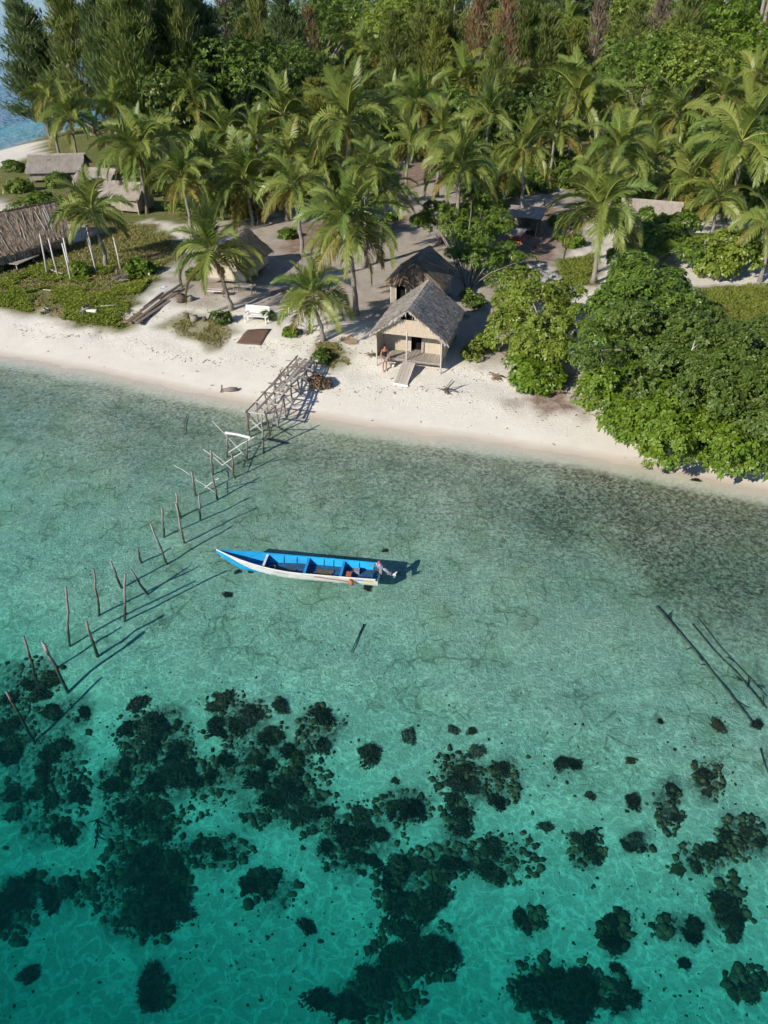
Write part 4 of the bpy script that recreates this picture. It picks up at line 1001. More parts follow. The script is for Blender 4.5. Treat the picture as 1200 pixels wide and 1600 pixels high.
for i, (px, py, sx) in enumerate([(835,420,.9), (848,436,.7), (862,443,.8)]):
    g = ground_at(px, py); r = np.random.default_rng(i)
    mb = MB(); mb.box((0, 0, .12), (1.5 * sx, .9 * sx, .24), r.uniform(0, 3)); mb.box((.5, .2, .2), (.7 * sx, .6 * sx, .3), r.uniform(0, 3))
    o = mb.build('concrete_slab', 'concrete'); o.location = g
    tag(o, ['broken pale concrete slab nearest the lean-to', 'middle broken concrete slab behind the yellow-green bush', 'broken concrete slab closest to the leaning-trunk palm grass'][i], 'slab', 'broken concrete slabs')

# shed at the left edge: big brown roof held down with poles
Rl, Rr, Er, El = Vector((-36.6, 59.4, 4.4)), Vector((-29.44, 67.56, 4.5)), Vector((-27.4, 64.4, 2.35)), Vector((-33.0, 56.2, 2.2))
base = gpt(-31.5, 62)
t = empty('boat_shed', base, 0, 'large stilted shed at the left edge with brown thatch roof weighted by poles', 'shed')
loc = lambda v: Vector(v) - base
A_, B_, C_, D_ = loc(Rl), loc(Rr), loc(Er), loc(El)
roof_slope(t, A_, B_, C_, D_, 5200, 61, 'straw', ln=1.1, lift=.10)
Bk0, Bk1 = loc(Rl + Vector((-2.6, 2.2, -1.7))), loc(Rr + Vector((-2.6, 2.2, -1.7)))
roof_slope(t, A_, B_, Bk1, Bk0, 1500, 62, 'thatch_dark', name='rear_slope')
rf = np.random.default_rng(63); mF = 420; uF = rf.random(mF)
rootF = np.array(D_)[None] + (np.array(C_) - np.array(D_))[None] * uF[:, None] + np.array([-.1, .12, .1]); dF = np.stack([rf.normal(size=mF) * .18 + .12, -.25 + rf.normal(size=mF) * .15, -np.ones(mF)], 1) * rf.uniform(.2, .75, (mF, 1)); sF = np.array([.03, .03, 0])
VF = np.stack([rootF - sF, rootF + sF, rootF + dF + sF * .5, rootF + dF - sF * .5], 1).reshape(-1, 3)
o = link('eave_fringe', np_mesh('eave_fringe', VF, np.arange(len(VF)).reshape(-1, 4)), 'straw', t); o['kind'] = 'stuff'
MB().tube([A_ + Vector((0, 0, .1)), B_ + Vector((.2, .2, .12))], .07, 6).build('ridge_pole', 'wood_dark', t)
rg = random.Random(5)
for i in range(34):
    u = rg.random(); v0 = rg.uniform(0, .5); v1 = min(1.06, v0 + rg.uniform(.3, .6)); du = rg.uniform(-.05, .02)
    f = lambda u, v: (A_ + (B_ - A_) * u) * (1 - v) + (D_ + (C_ - D_) * u) * v + Vector((.05, -.05, .13 + .04 * rg.random()))
    MB().tube([f(u, v0), f(u + du, v1)], rg.uniform(.018, .034), 5).build('roof_pole', rg.choice(['straw', 'straw', 'wood_pale']), t)
for i in range(9):
    u = .05 + .045 * i
    p0 = A_ + (B_ - A_) * (u + .1) + Vector((0, 0, .18)); p1 = p0 + Vector((-1.9, 2.3, .05 * (i % 3) - .15))
    MB().tube([p0 + Vector((.35, -.45, -.22)), p1], .035, 5).build('bare_rafter', 'white_paint', t)
for i in range(7):
    for j in range(2):
        q = (D_ + (C_ - D_) * (i / 6.0)) + (Vector((-.5, .4, 0)) if j == 0 else Vector((-2.6, 2.2, 0)))
        MB().tube([(q.x, q.y, gz(base.x + q.x, base.y + q.y) - base.z - .2), (q.x, q.y, q.z + .2)], .05, 5).build('post', 'wood', t)
MB().slab([D_ + Vector((-1.3, 1.0, -.9)), C_ + Vector((-1.3, 1.0, -.9)), C_ + Vector((-1.3, 1.0, .2)), D_ + Vector((-1.3, 1.0, .2))], .03).build('shade_screen', 'wood_dark', t)  # dark panel stands in for the shade under the roof
for i in range(30):
    q = D_ + (C_ - D_) * ((i + .5) / 30) + Vector((-.45, .35, 0))
    MB().tube([(q.x, q.y, .35), (q.x + rg.uniform(-.06, .06), q.y, q.z + .15)], .035, 4).build('wall_stick', rg.choice(['wood', 'straw', 'wood_dark']), t)
pf = [loc(v) for v in (at(-20, 400, 1.7), at(62, 399, 1.7), at(28, 414, 1.7), at(-40, 408, 1.7))]
MB().slab([pf[0], pf[3], pf[2], pf[1]], -.06).build('platform', 'plank', t)
for u, v in ((.1, .1), (.4, .05), (.9, .1), (.9, .9), (.5, .9), (.2, .9)):
    q = (pf[3] + (pf[2] - pf[3]) * u) * (1 - v) + (pf[0] + (pf[1] - pf[0]) * u) * v
    MB().tube([(q.x, q.y, gz(base.x + q.x, base.y + q.y) - base.z - .2), (q.x, q.y, q.z - .06)], .045, 5).build('platform_post', 'wood_pale', t)
V, F = leaf_cloud([(*(pf[0] + Vector((-.8, .6, .9))), .7, .7, .5)], 120, .5, .2, 5, 66, (.25, .4), 10)
link('dry_leaf_pile', np_mesh('dry_leaf_pile', V, F), 'thatch_red', t)

# tall bare posts of an unfinished house
POSTS = [((73,428),(62,365),'tallest pair left'), ((92,434),(76,373),''), ((111,440),(97,380),''), ((111,422),(99,372),''), ((151,427),(136,371),''), ((149,411),(135,352),''), ((188,420),(177,371),'')]
PL = ['bare post nearest to the left shed, leaning slightly', 'second bare post from the left shed', 'front bare post of the middle close pair', 'rear bare post of the middle close pair', 'front bare post of the right close pair beside the dark palm', 'rear bare post of the right close pair beside the dark palm', 'rightmost lone bare post in the left clearing']
for i, (b, tp, _) in enumerate(POSTS):
    B = ground_at(*b); T = at_y(tp[0], tp[1], B.y + .05)
    d = T - B
    o = MB().tube([(0, 0, -.3), d * .5 + Vector((.04 * (-1) ** i, 0, 0)), d], [.075, .07, .06], 7).build('bare_post', 'wood_pale', None, True); o.location = B
    tag(o, PL[i], 'post', 'bare posts of an unfinished house')
def log(pts_px, z, r, label, cat='log', m='wood', name='log', n=6, group=None, sink=0.0):
    P = [ground_at(*p) for p in pts_px]; b = P[0]
    o = MB().tube([p - b + Vector((0, 0, z)) for p in P], r, n).build(name, m, None, True); o.location = b
    return tag(o, label, cat, group)
log([(68,419),(92,428),(116,437)], .12, .04, 'thin pole lying in the grass at the feet of the bare posts', 'pole', 'wood_pale', 'fallen_pole')
log([(68,455),(92,457),(116,459)], .12, .03, 'thin pale stick lying in the left grass nearer the beach', 'pole', 'wood_pale', 'fallen_pole')
log([(158,482),(186,480)], .18, .025, 'short pale stick lying on the green vine', 'pole', 'wood_pale', 'fallen_pole')

# heap, driftwood and small things along the left beach top
def clutter(name, label, cat, px, py, m, seed, size=.5, n=14, flat=.5, group=None):
    g = ground_at(px, py); r = random.Random(seed); t = empty(name, g, r.uniform(0, 6), label, cat, group)
    for i in range(n):
        a = r.uniform(0, 6.28); q = Vector((math.cos(a), math.sin(a), 0)) * r.uniform(0, size * .6) ; d = Vector((r.gauss(0, 1), r.gauss(0, 1), r.gauss(0, flat))).normalized() * size * r.uniform(.3, .9)
        z = abs(d.z) + r.uniform(.02, .15)
        rd = r.uniform(.015, .05)
        MB().tube([q - d + Vector((0, 0, z)), q + Vector((r.uniform(-.05, .05), r.uniform(-.05, .05), z + .03)), q + d + Vector((0, 0, z))], [rd, rd * 1.1, rd * .6], 5).build('stick', m if r.random() < .7 else 'wood', t)
    return t
clutter('brushwood_heap', 'heap of grey brushwood in the grass of the left clearing', 'brushwood', 187, 440, 'wood', 1, .9, 26)
clutter('driftwood_pile', 'driftwood root with white plank at the top of the left beach', 'driftwood', 130, 492, 'wood_pale', 2, .6, 12)
clutter('driftwood_pile', 'small white driftwood bits left of the root with white plank', 'driftwood', 72, 488, 'white_paint', 3, .35, 8)
clutter('driftwood_branch', 'dark twisted driftwood branch on bare sand in front of the porch hut', 'driftwood', 702, 614, 'wood_dark', 4, .6, 9, .3)
clutter('brushwood_heap', 'grey brushwood behind the second hut', 'brushwood', 690, 382, 'wood', 5, .9, 18)
clutter('brushwood_heap', 'dry leaf litter and sticks at the foot of the yellow-green bush', 'brushwood', 868, 612, 'thatch_red', 6, .8, 22, .15)
clutter('brushwood_heap', 'sticks and dead leaves at the foot of the short young palm', 'brushwood', 478, 520, 'wood', 7, .6, 14, .3)
clutter('brushwood_heap', 'dry twigs on the sand left of the yellow-green bush', 'brushwood', 775, 592, 'thatch_red', 8, .6, 12, .2)
clutter('driftwood_pile', 'dark sticks under the left corner of the main hut porch', 'driftwood', 580, 556, 'wood_dark', 9, .5, 8, .2)
# white plank
p = ground_at(141, 490); o = MB().box((0, 0, .22), (1.1, .22, .2), math.radians(-8)).build('white_plank', 'white_paint'); o.location = p; tag(o, 'thick white plank lying on driftwood at the left beach top', 'plank')
# broken slipway of long boards
a, b = at(203, 505, 1.0), at(292, 440, 1.35)
base = gpt(a.x, a.y); t = empty('slipway', base, 0, 'long broken wooden slipway running from the village down to the sand', 'slipway')
ax = (b - a); ax.z = 0; L = ax.length; ax.normalize(); sd = Vector((-ax.y, ax.x, 0)); rg = random.Random(8)
for i, (o0, s0, s1, z, wd, m) in enumerate([(-.55,0,.98,.38,.28,'wood'), (-.25,.02,.55,.42,.26,'thatch_red'), (.0,.0,.42,.40,.26,'wood_dark'), (.28,.0,.40,.36,.24,'thatch_red'), (.35,.25,.95,.45,.24,'wood_dark'), (.05,.55,1.0,.44,.28,'wood'), (.62,.35,.7,.40,.16,'wood_dark'), (-.3,.55,.85,.46,.24,'thatch_red'), (-.05,.2,.5,.47,.22,'wood_pale')]):
    p0, p1 = ax * (L * s0) + sd * o0, ax * (L * s1) + sd * (o0 + rg.uniform(-.1, .1))
    MB().slab([p0 - sd * wd / 2 + Vector((0, 0, z)), p1 - sd * wd / 2 + Vector((0, 0, z + .12)), p1 + sd * wd / 2 + Vector((0, 0, z + .12)), p0 + sd * wd / 2 + Vector((0, 0, z))], .06).build('board', m, t)
for s0 in (.05, .2, .38, .55, .75, .95):
    q = ax * (L * s0); MB().tube([q - sd * .8 + Vector((0, 0, .24)), q + sd * .8 + Vector((0, 0, .27))], .06, 6).build('crossbeam', 'wood_dark', t)
    for k in (-.6, .6): MB().tube([q + sd * k + Vector((0, 0, -.4)), q + sd * k + Vector((0, 0, .26))], .05, 5).build('leg', 'wood_dark', t)
p = ground_at(257, 462); o = MB().box((0, 0, 0), (.5, .35, .08), .4).box((.1, .1, .06), (.3, .3, .06), 1.0).build('blue_cloth', mat('blue_white_cloth', (.45, .55, .66), (.62, .66, .70), 5, .9)); o.location = p + Vector((0, 0, .62)); tag(o, 'pale blue cloth lying on the slipway boards', 'cloth')

# stumps, seats and barrels
for i, (px, py, r, h, lab) in enumerate([(284,471,.36,.5,'squat dark stump nearest to the slipway'), (297,470,.27,.34,'pale stone-like stump right of the squat dark stump'), (293,497,.13,.3,'leftmost small stump of the row on the grass patch'), (304,501,.28,.34,'pale broad stump in the middle of the row on the grass patch'), (320,501,.15,.26,'rightmost small stump of the row on the grass patch')]):
    g = ground_at(px, py); rr = random.Random(i)
    n_ = 9; pts = [(0, 0, -.1), (0, 0, h * .5), (rr.uniform(-.03, .03), 0, h)]
    o = MB().tube(pts, [r * 1.12, r * .95, r], n_).build('tree_stump', 'wood' if i in (1, 3) else 'wood_dark', None, True); o.location = g
    tag(o, lab, 'stump', 'stumps used as seats')
g = ground_at(349, 505)
broad_tree('garden_plant', 'plant', 'knee-high leafy plant on the sand beside the leaning palm', g, [(g.x, g.y, g.z + .35, .33, .33, .35)], 70, .30, .2, 6, 401, 'leaf_dark', sub=(.15, .25), nsub=14, r0=.03)
g = ground_at(420, 500)
broad_tree('garden_plant', 'plant', 'small green plant at the right end of the white bench', g, [(g.x, g.y, g.z + .3, .28, .28, .3)], 50, .24, .25, 6, 402, 'leaf_mid', sub=(.15, .22), nsub=12, r0=.03)
for i, (px, py, s, lab) in enumerate([(738,480,1.0,'dark spiky plant on the shaded sand right of the main hut'), (730,466,.6,'yellowish tall plant at the rear right corner of the main hut'), (738,560,.9,'tufted grassy plant on the sand edge right of the main hut'), (752,548,1.0,'pale green tufted plant next to the yellow-green bush'), (455,524,.5,'small bright green tuft left of the young palm'), (500,566,.7,'dark low plant at the landward end of the jetty'), (130,430,.9,'round bright shrub among the tall bare posts'), (228,428,1.0,'bright green shrub left of the slipway top'), (214,418,.8,'small bright shrub behind the bright green one by the slipway'), (305,436,.8,'dark plant at the top of the slipway')]):
    g = ground_at(px, py)
    broad_tree('garden_plant', 'plant', lab, g, [(g.x, g.y, g.z + .4 * s, .55 * s, .5 * s, .45 * s)], int(150 * s), .26, .22 if i < 4 else .33, 6, 410 + i, ['leaf_dark', 'leaf_yellow', 'grass', 'leaf_yellow', 'leaf_fresh', 'leaf_dark', 'leaf_fresh', 'leaf_fresh', 'leaf_mid', 'leaf_dark'][i], sub=(.16, .28), nsub=14, r0=.02)
# white garden bench
g = ground_at(401, 503); t = empty('garden_bench', g, math.radians(168), 'white wooden bench facing the sea beside the leaning palm', 'bench')
for i in range(4): MB().box((0, -.28 + .13 * i, .44), (1.75, .115, .035)).build('seat_slat', 'white_paint', t)
for i in range(4): MB().box((0, -.37 + .0 * i - .035 * i, .58 + .125 * i), (1.75, .03, .11)).build('back_slat', 'white_paint', t)
for x in (-.75, .75):
    MB().box((x, -.35, .30), (.07, .06, .86)).build('leg', 'white_paint', t); MB().box((x, .2, .2), (.07, .06, .46)).build('leg', 'white_paint', t); MB().box((x, -.06, .62), (.08, .6, .05)).build('armrest', 'white_paint', t)
# brown mat on the sand
q = [at(387, 516, .95), at(424, 516, .95), at(408, 538, .85), at(369, 534, .85)]
b = q[0].copy(); mb = MB(); N = 8; vv = []
for j in range(N + 1):
    for i in range(N + 1):
        u, v = i / N, j / N; p = (q[0] * (1 - u) + q[1] * u) * (1 - v) + (q[3] * (1 - u) + q[2] * u) * v
        vv.append((p.x - b.x, p.y - b.y, gz(p.x, p.y) - b.z + .035 + .015 * math.sin(7 * u + 9 * v)))
mb.add(vv, [(j * (N + 1) + i, (j + 1) * (N + 1) + i, (j + 1) * (N + 1) + i + 1, j * (N + 1) + i + 1) for j in range(N) for i in range(N)])
o = mb.build('ground_mat', 'soil_mat', None, True); o.location = b; tag(o, 'brown rectangular mat spread on the sand below the white bench', 'mat')
md = o.modifiers.new('thickness', 'SOLIDIFY'); md.thickness = .02
# low white and red board table by the left hut
g = ground_at(338, 462); t = empty('low_table', g, math.radians(-8), 'low red and white board table beside the leaning palm', 'table')
for i in range(3): MB().box((-.1, -.18 + .18 * i, .42), (1.3, .16, .04)).build('board', 'white_paint' if i != 1 else 'red_paint', t)
MB().box((.66, 0, .41), (.25, .5, .06)).build('end_board', 'red_paint', t)
for x in (-.6, .6):
    for y in (-.2, .2): MB().box((x, y, .2), (.05, .05, .42)).build('leg', 'wood', t)
g = ground_at(383, 458); t = empty('work_bench', g, math.radians(-18), 'rough wooden work table at the front of the left stilted hut', 'table')
for i in range(4): MB().box((0, -.3 + .2 * i, .62), (1.7, .18, .04)).build('board', 'plank', t)
for x in (-.75, .75):
    for y in (-.3, .3): MB().box((x, y, .3), (.06, .06, .64)).build('leg', 'wood', t)
# bundle and small driftwood on the beach
g = ground_at(500, 604); t = empty('thatch_bundle', g, .3, 'round brown bundle with white lump on the sand beside the jetty', 'bundle')
V, F = leaf_cloud([(0, 0, .30, .42, .36, .30)], 420, .26, .16, 5, 501, (.12, .2), 20, -.2); V[:, 2] = np.maximum(V[:, 2], -.02)
link('dry_leaves', np_mesh('dry_leaves', V, F), 'thatch_red', t)
bm = bmesh.new(); bmesh.ops.create_icosphere(bm, subdivisions=2, radius=.36, matrix=Matrix.Translation((0, 0, .28)) @ Matrix.Scale(.75, 4, (0, 0, 1))); me = bpy.data.meshes.new('core'); bm.to_mesh(me); bm.free(); link('core', me, 'hut_soil', t)
bm = bmesh.new(); bmesh.ops.create_icosphere(bm, subdivisions=2, radius=.17, matrix=Matrix.Translation((-.1, .2, .60))); me = bpy.data.meshes.new('white_lump'); bm.to_mesh(me); bm.free(); link('white_lump', me, 'white_paint', t, True)
g = ground_at(357, 612); t = empty('driftwood_log', g, 0, 'lone short driftwood log with upright stub on the wet sand', 'driftwood')
MB().tube([(-.35, .05, .08), (.1, .0, .14), (.55, .08, .12)], [.09, .15, .13], 7).build('log', 'wood', t, True); MB().tube([(-.45, -.1, 0), (-.38, 0, .25), (-.36, .05, .42)], [.05, .04, .05], 5).build('stub', 'wood_dark', t)

# ------------------------------------------------------------------ person by the porch
def skin(name, edges_pts, edges, radii, m, parent, root=0, sub=2):
    me = bpy.data.meshes.new(name); me.from_pydata(edges_pts, edges, []); me.materials.append(m if not isinstance(m, str) else M[m])
    o = bpy.data.objects.new(name, me); COL.objects.link(o); o.parent = parent
    sm = o.modifiers.new('skin', 'SKIN'); sm.use_smooth_shade = True
    for i, r in enumerate(radii):
        v = me.skin_vertices[0].data[i]; v.radius = (r, r) if not hasattr(r, '__len__') else r; v.use_root = (i == root)
    s2 = o.modifiers.new('sub', 'SUBSURF'); s2.levels = s2.render_levels = sub
    return o
M['skin'] = mat('tanned_skin', (.42, .20, .125), (.36, .165, .10), 6, .5)
M['black_cloth'] = mat('black_cotton', (.018, .017, .018), (.03, .028, .03), 8, .9)
M['white_cloth'] = mat('white_cotton', (.78, .76, .72), (.68, .66, .62), 8, .9)
M['hair'] = mat('dark_hair', (.03, .016, .012), (.06, .03, .02), 20, .6)
def person():
    g = ground_at(601, 579)
    t = empty('person', g, math.radians(200), 'person in black top and white shorts standing on the sand beside the porch', 'person')
    # faces local +y; z up
    P = [(0,0,.93),(0,.0,1.08),(0,.02,1.26),(0,.03,1.40),(0,.05,1.50),(0,.08,1.58),(0,.09,1.66),           # 0-6 pelvis..head top
         (-.09,0,.88),(-.10,.03,.50),(-.11,-.03,.09),(-.11,.08,.04),(-.11,.15,.03),                          # 7-11 leg
         (.09,0,.88),(.11,.05,.50),(.12,.03,.09),(.12,.14,.04),(.12,.21,.03),                                 # 12-16
         (-.17,.02,1.40),(-.23,.0,1.14),(-.25,.12,.92),(-.25,.16,.85),                                        # 17-20 arm
         (.17,.02,1.40),(.25,.02,1.14),(.27,.15,.94),(.27,.20,.87)]                                           # 21-24
    E = [(0,1),(1,2),(2,3),(3,4),(4,5),(5,6),(0,7),(7,8),(8,9),(9,10),(10,11),(0,12),(12,13),(13,14),(14,15),(15,16),(3,17),(17,18),(18,19),(19,20),(3,21),(21,22),(22,23),(23,24)]
    R = [(.15,.11),(.13,.095),(.15,.11),(.11,.08),(.055,.055),(.085,.095),(.07,.08),.085,.055,.035,.035,.022,.085,.055,.035,.035,.022,.055,.042,.03,.03,.055,.042,.03,.03]
    for sx, w in ((-1, 20), (1, 24)):
        wp_ = P[w]
        for k, (dx, ln) in enumerate([(-.028,.075),(-.010,.085),(.010,.08),(.026,.065)]):
            i0 = len(P); P.append((wp_[0] + dx, wp_[1] + .03, wp_[2] - .04)); P.append((wp_[0] + dx, wp_[1] + .04, wp_[2] - .04 - ln * .6)); P.append((wp_[0] + dx, wp_[1] + .02, wp_[2] - .04 - ln))
            E += [(w, i0), (i0, i0 + 1), (i0 + 1, i0 + 2)]; R += [.011, .010, .008]
        i0 = len(P); P.append((wp_[0] - sx * .045, wp_[1] + .03, wp_[2] - .01)); P.append((wp_[0] - sx * .06, wp_[1] + .05, wp_[2] - .045)); E += [(w, i0), (i0, i0 + 1)]; R += [.012, .010]
    skin('body', P, E, R, 'skin', t)
    skin('tank_top', [(0,0,.96),(0,0,1.08),(0,.02,1.26),(0,.025,1.36)], [(0,1),(1,2),(2,3)], [(.175,.135),(.155,.12),(.178,.135),(.14,.10)], 'black_cloth', t, sub=2)
    skin('shorts', [(0,0,.97),(-.09,0,.86),(-.10,.02,.62),(.09,0,.86),(.105,.03,.62)], [(0,1),(1,2),(0,3),(3,4)], [(.165,.125),.115,.10,.115,.10], 'white_cloth', t, sub=2)
    skin('hair', [(0,.0,1.58),(0,.03,1.68),(0,.085,1.725),(0,-.02,1.50)], [(3,0),(0,1),(1,2)], [.07,.085,.06,.05], 'hair', t, root=1)
    skin('nose', [(0,.155,1.605),(0,.185,1.59)], [(0,1)], [.014,.012], 'skin', t, sub=1)
    for sx in (-1, 1): skin('eye', [(sx*.03,.15,1.625),(sx*.03,.158,1.625)], [(0,1)], [.009,.008], 'shade_and_black', t, sub=1)
    skin('mouth', [(-.02,.155,1.555),(.02,.155,1.555)], [(0,1)], [.006,.006], 'red_paint', t, sub=1)
    return g
g = person()
bm = bmesh.new(); bmesh.ops.create_icosphere(bm, subdivisions=2, radius=.16)
for v in bm.verts: v.co *= 1 + .25 * math.sin(9 * v.co.x * 6 + 5) * math.sin(7 * v.co.y * 6); v.co.z = max(v.co.z * .8, -.11)
me = bpy.data.meshes.new('white_bag'); bm.to_mesh(me); bm.free()
o = link('white_bag', me, 'white_cloth', None, True); p = ground_at(614, 573); o.location = p + Vector((0, 0, .11)); tag(o, 'crumpled white bag on the sand beside the person', 'bag')
o = MB().tube([(0, 0, 0), (-.15, -.05, .75)], .02, 5).build('pale_stick', 'wood_pale'); o.location = ground_at(611, 575); tag(o, 'thin pale stick standing between the person and the porch', 'stick')
# painted jar lids and bits of clutter on the path at the back: small white pegs
for i, (px, py) in enumerate([(624,268), (631,264), (638,261), (615,270)]):
    g = ground_at(px, py); o = MB().tube([(0, 0, -.1), (.02, 0, .9)], .07, 5).build('fence_peg', 'wood_pale'); o.location = g
    tag(o, ['second fence peg of the short row at the path head, from the left', 'third fence peg of the short row at the path head, from the left', 'rightmost fence peg of the short row at the path head', 'leftmost fence peg of the short row at the path head'][i], 'peg', 'pegs at the head of the sandy path')

# ------------------------------------------------------------------ jetty and poles
def sz(px, py, zt=None): return ground_at(px, py)
jt0, jt1 = Vector((-4.92, 41.1, 0)), Vector((-6.93, 34.3, 0))
base = gpt(jt0.x, jt0.y); t = empty('jetty', base, 0, 'ruined stick jetty frame running from the beach grass down into the shallows', 'jetty')
ax = (jt1 - jt0).normalized(); L = (jt1 - jt0).length; sd = Vector((-ax.y, ax.x, 0)); rg = random.Random(12)
ztop = lambda s: (1.36 - .06 * s) - base.z
def jp(s, o, z): return jt0 + ax * (L * s) + sd * o - Vector((base.x, base.y, 0)) + Vector((0, 0, z))
NB = 7
for i in range(NB):
    s = i / (NB - 1)
    for o in (-.55, .55):
        q = jp(s, o, 0); gzz = gz(base.x + q.x, base.y + q.y) - base.z
        top = ztop(s) + rg.uniform(-.05, .32)
        MB().tube([jp(s, o * 1.08, gzz - .3), jp(s + rg.uniform(-.02, .02), o + rg.uniform(-.06, .06), (gzz + top) / 2), jp(s + rg.uniform(-.02, .02), o + rg.uniform(-.10, .10), top)], [.055, .05, .045], 6).build('post', 'wood' if i < NB - 1 else 'wood_dark', t)
    MB().tube([jp(s, -.75 - rg.uniform(0, .2), ztop(s)), jp(s, .75 + rg.uniform(0, .2), ztop(s) + .03)], .042, 6).build('crossbeam', 'wood_pale' if i in (0, 5, 6) else 'wood', t)
    if i < NB - 1:
        s1 = (i + 1) / (NB - 1)
        for o in (-.55, .55):
            a_, b_ = (ztop(s), gz(base.x + jp(s1, o, 0).x, base.y + jp(s1, o, 0).y) - base.z + .1)
            if rg.random() < .5: a_, b_ = b_, a_
            MB().tube([jp(s, o * 1.1, a_), jp(s1, o * 1.1, b_)], .028, 5).build('brace', 'wood', t)
        a_ = gz(base.x + jp(s, 0, 0).x, base.y + jp(s, 0, 0).y) - base.z + .15
        MB().tube([jp(s, -.6, a_), jp(s, .6, ztop(s) - .05)], .026, 5).build('brace', 'wood', t)
for o in (-.6, .58): MB().tube([jp(-.04, o, ztop(0) + .07), jp(.3, o * 1.12, ztop(.3) - .02), jp(.55, o * .9, ztop(.5) + .10), jp(.8, o * 1.08, ztop(.8) - .04), jp(1.03, o, ztop(1) + .06)], [.05, .05, .045, .045, .04], 6).build('stringer', 'wood', t)
for o, s0, s1, m in [(.48,.3,.75,'wood_pale'), (-.4,.3,.62,'wood'), (.05,.0,.52,'wood'), (.22,.05,.60,'wood_pale'), (.40,.0,.38,'wood'), (-.14,.12,.40,'wood'), (-.02,.45,1.0,'wood'), (.3,.55,.98,'wood_pale'), (.1,.25,.66,'wood_pale'), (-.32,.0,.22,'straw')]:
    zz = .10 + .02 * rg.random(); wd = rg.uniform(.09, .14)
    a_, b_ = jp(s0, o, ztop(s0) + zz), jp(s1, o + rg.uniform(-.08, .08), ztop(s1) + zz + .02)
    MB().slab([a_ - sd * wd / 2, b_ - sd * wd / 2, b_ + sd * wd / 2, a_ + sd * wd / 2], .035).build('plank', m, t)
for i in range(16):
    s = rg.uniform(.02, .8); zl = rg.choice([0, 0, -.25, -.5]); MB().tube([jp(s, rg.uniform(-1.0, -.1), ztop(s) + .13 + zl), jp(s + rg.uniform(-.12, .16), rg.uniform(.0, .9), ztop(s) + .16 + zl * rg.random())], rg.uniform(.018, .034), 5).build('loose_stick', rg.choice(['wood', 'straw', 'wood_dark']), t)

def pole_mesh(d, wl, seed, r=.055, fork=False):
    """d = vector from foot to tip, wl = height of the water line above the foot: dark and wet below it, bleached above"""
    rr = random.Random(seed); mb = MB(); N = 5
    pts = [Vector((0, 0, -.3))] + [d * (i / N) + Vector((rr.uniform(-.03, .03), rr.uniform(-.03, .03), 0)) * (0 < i < N) for i in range(N + 1)]
    rad = [r * 1.1] + [r * (1.05 - .25 * i / N) * rr.uniform(.9, 1.1) for i in range(N + 1)]
    cut = 1
    for i, p in enumerate(pts):
        if p.z < wl + .25: cut = i
    cut = min(max(cut, 1), len(pts) - 2)
    mb.tube(pts[:cut + 1], rad[:cut + 1], 7, 1); mb.tube(pts[cut:], rad[cut:], 7, 0)
    if fork: mb.tube([pts[-2], pts[-1] + Vector((-.06, .03, .05))], [r * 1.3, r * .9], 6, 0)
    return mb
POLES = [((54,1160),(10,1081),'leaning pole standing in the coral, lowest at the left edge'), ((106,1082),(69,1006),'thick dark forked pole right of the coral at left'), ((59,1069),(37,995),'crooked pole at the upper edge of the left coral'),
 ((153,1026),(135,972),'short thick pole right of the crooked and forked ones'), ((109,1010),(103,917),'tall straight upright pole at the left'), ((155,962),(146,889),'upright pole left of the pair with a low lean'), ((190,919),(173,877),'short thin leaning pole left of the straight one in the middle of the row'),
 ((195,971),(196,897),'straight pole with pale top in the middle of the row'), ((231,929),(204,890),'strongly leaning short pole right of the straight pale-topped one'), ((221,880),(215,857),'small stub of a pole alone left of the leaning long one'), ((261,882),(235,818),'long leaning pole directly left of the boat bow'),
 ((256,840),(253,793),'short upright pole above the long leaning one'), ((288,849),(275,787),'long pole of the close pair above the boat bow'), ((281,809),(275,770),'short pole of the close pair above the boat bow'), ((313,814),(311,773),'lone upright pole right of the close pair')]
for i, (b, tp, lab) in enumerate(POLES):
    B = ground_at(*b); T = at_y(tp[0], tp[1], B.y)
    o = pole_mesh(T - B, -B.z, i, .062 if i in (1, 3) else .05, i == 1).build('mooring_pole', ['wood', 'wood_dark'], None, True); o.location = B
    tag(o, lab, 'pole', 'old jetty poles in the water')
BENTS = [
 ('ruined jetty bent with thick white crossbeam', [((355,715),(355,676)), ((386,720),(385,683))], [((352,676),(391,684),.07,'white_paint'), ((332,658),(386,716),.028,'wood_pale'), ((357,707),(398,682),.028,'wood_pale')]),
 ('ruined jetty bent just below the beach frame with dark posts', [((389,675),(385,640)), ((412,707),(409,648))], [((389,673),(414,657),.03,'wood_pale'), ((390,656),(409,673),.024,'wood_pale'), ((377,690),(386,658),.024,'wood')]),
 ('ruined jetty bent with crossed thin sticks, third from the shore', [((333,742),(329,703)), ((366,747),(361,708))], [((318,702),(348,727),.026,'wood_pale'), ((332,707),(363,734),.026,'wood_pale'), ((347,727),(378,707),.028,'wood_pale')]),
 ('ruined jetty bent farthest from shore with a long thin stick', [((306,775),(299,737)), ((340,781),(331,740))], [((272,727),(297,742),.022,'wood_pale'), ((305,749),(335,769),.024,'wood_pale'), ((320,762),(342,747),.028,'wood_pale')])]
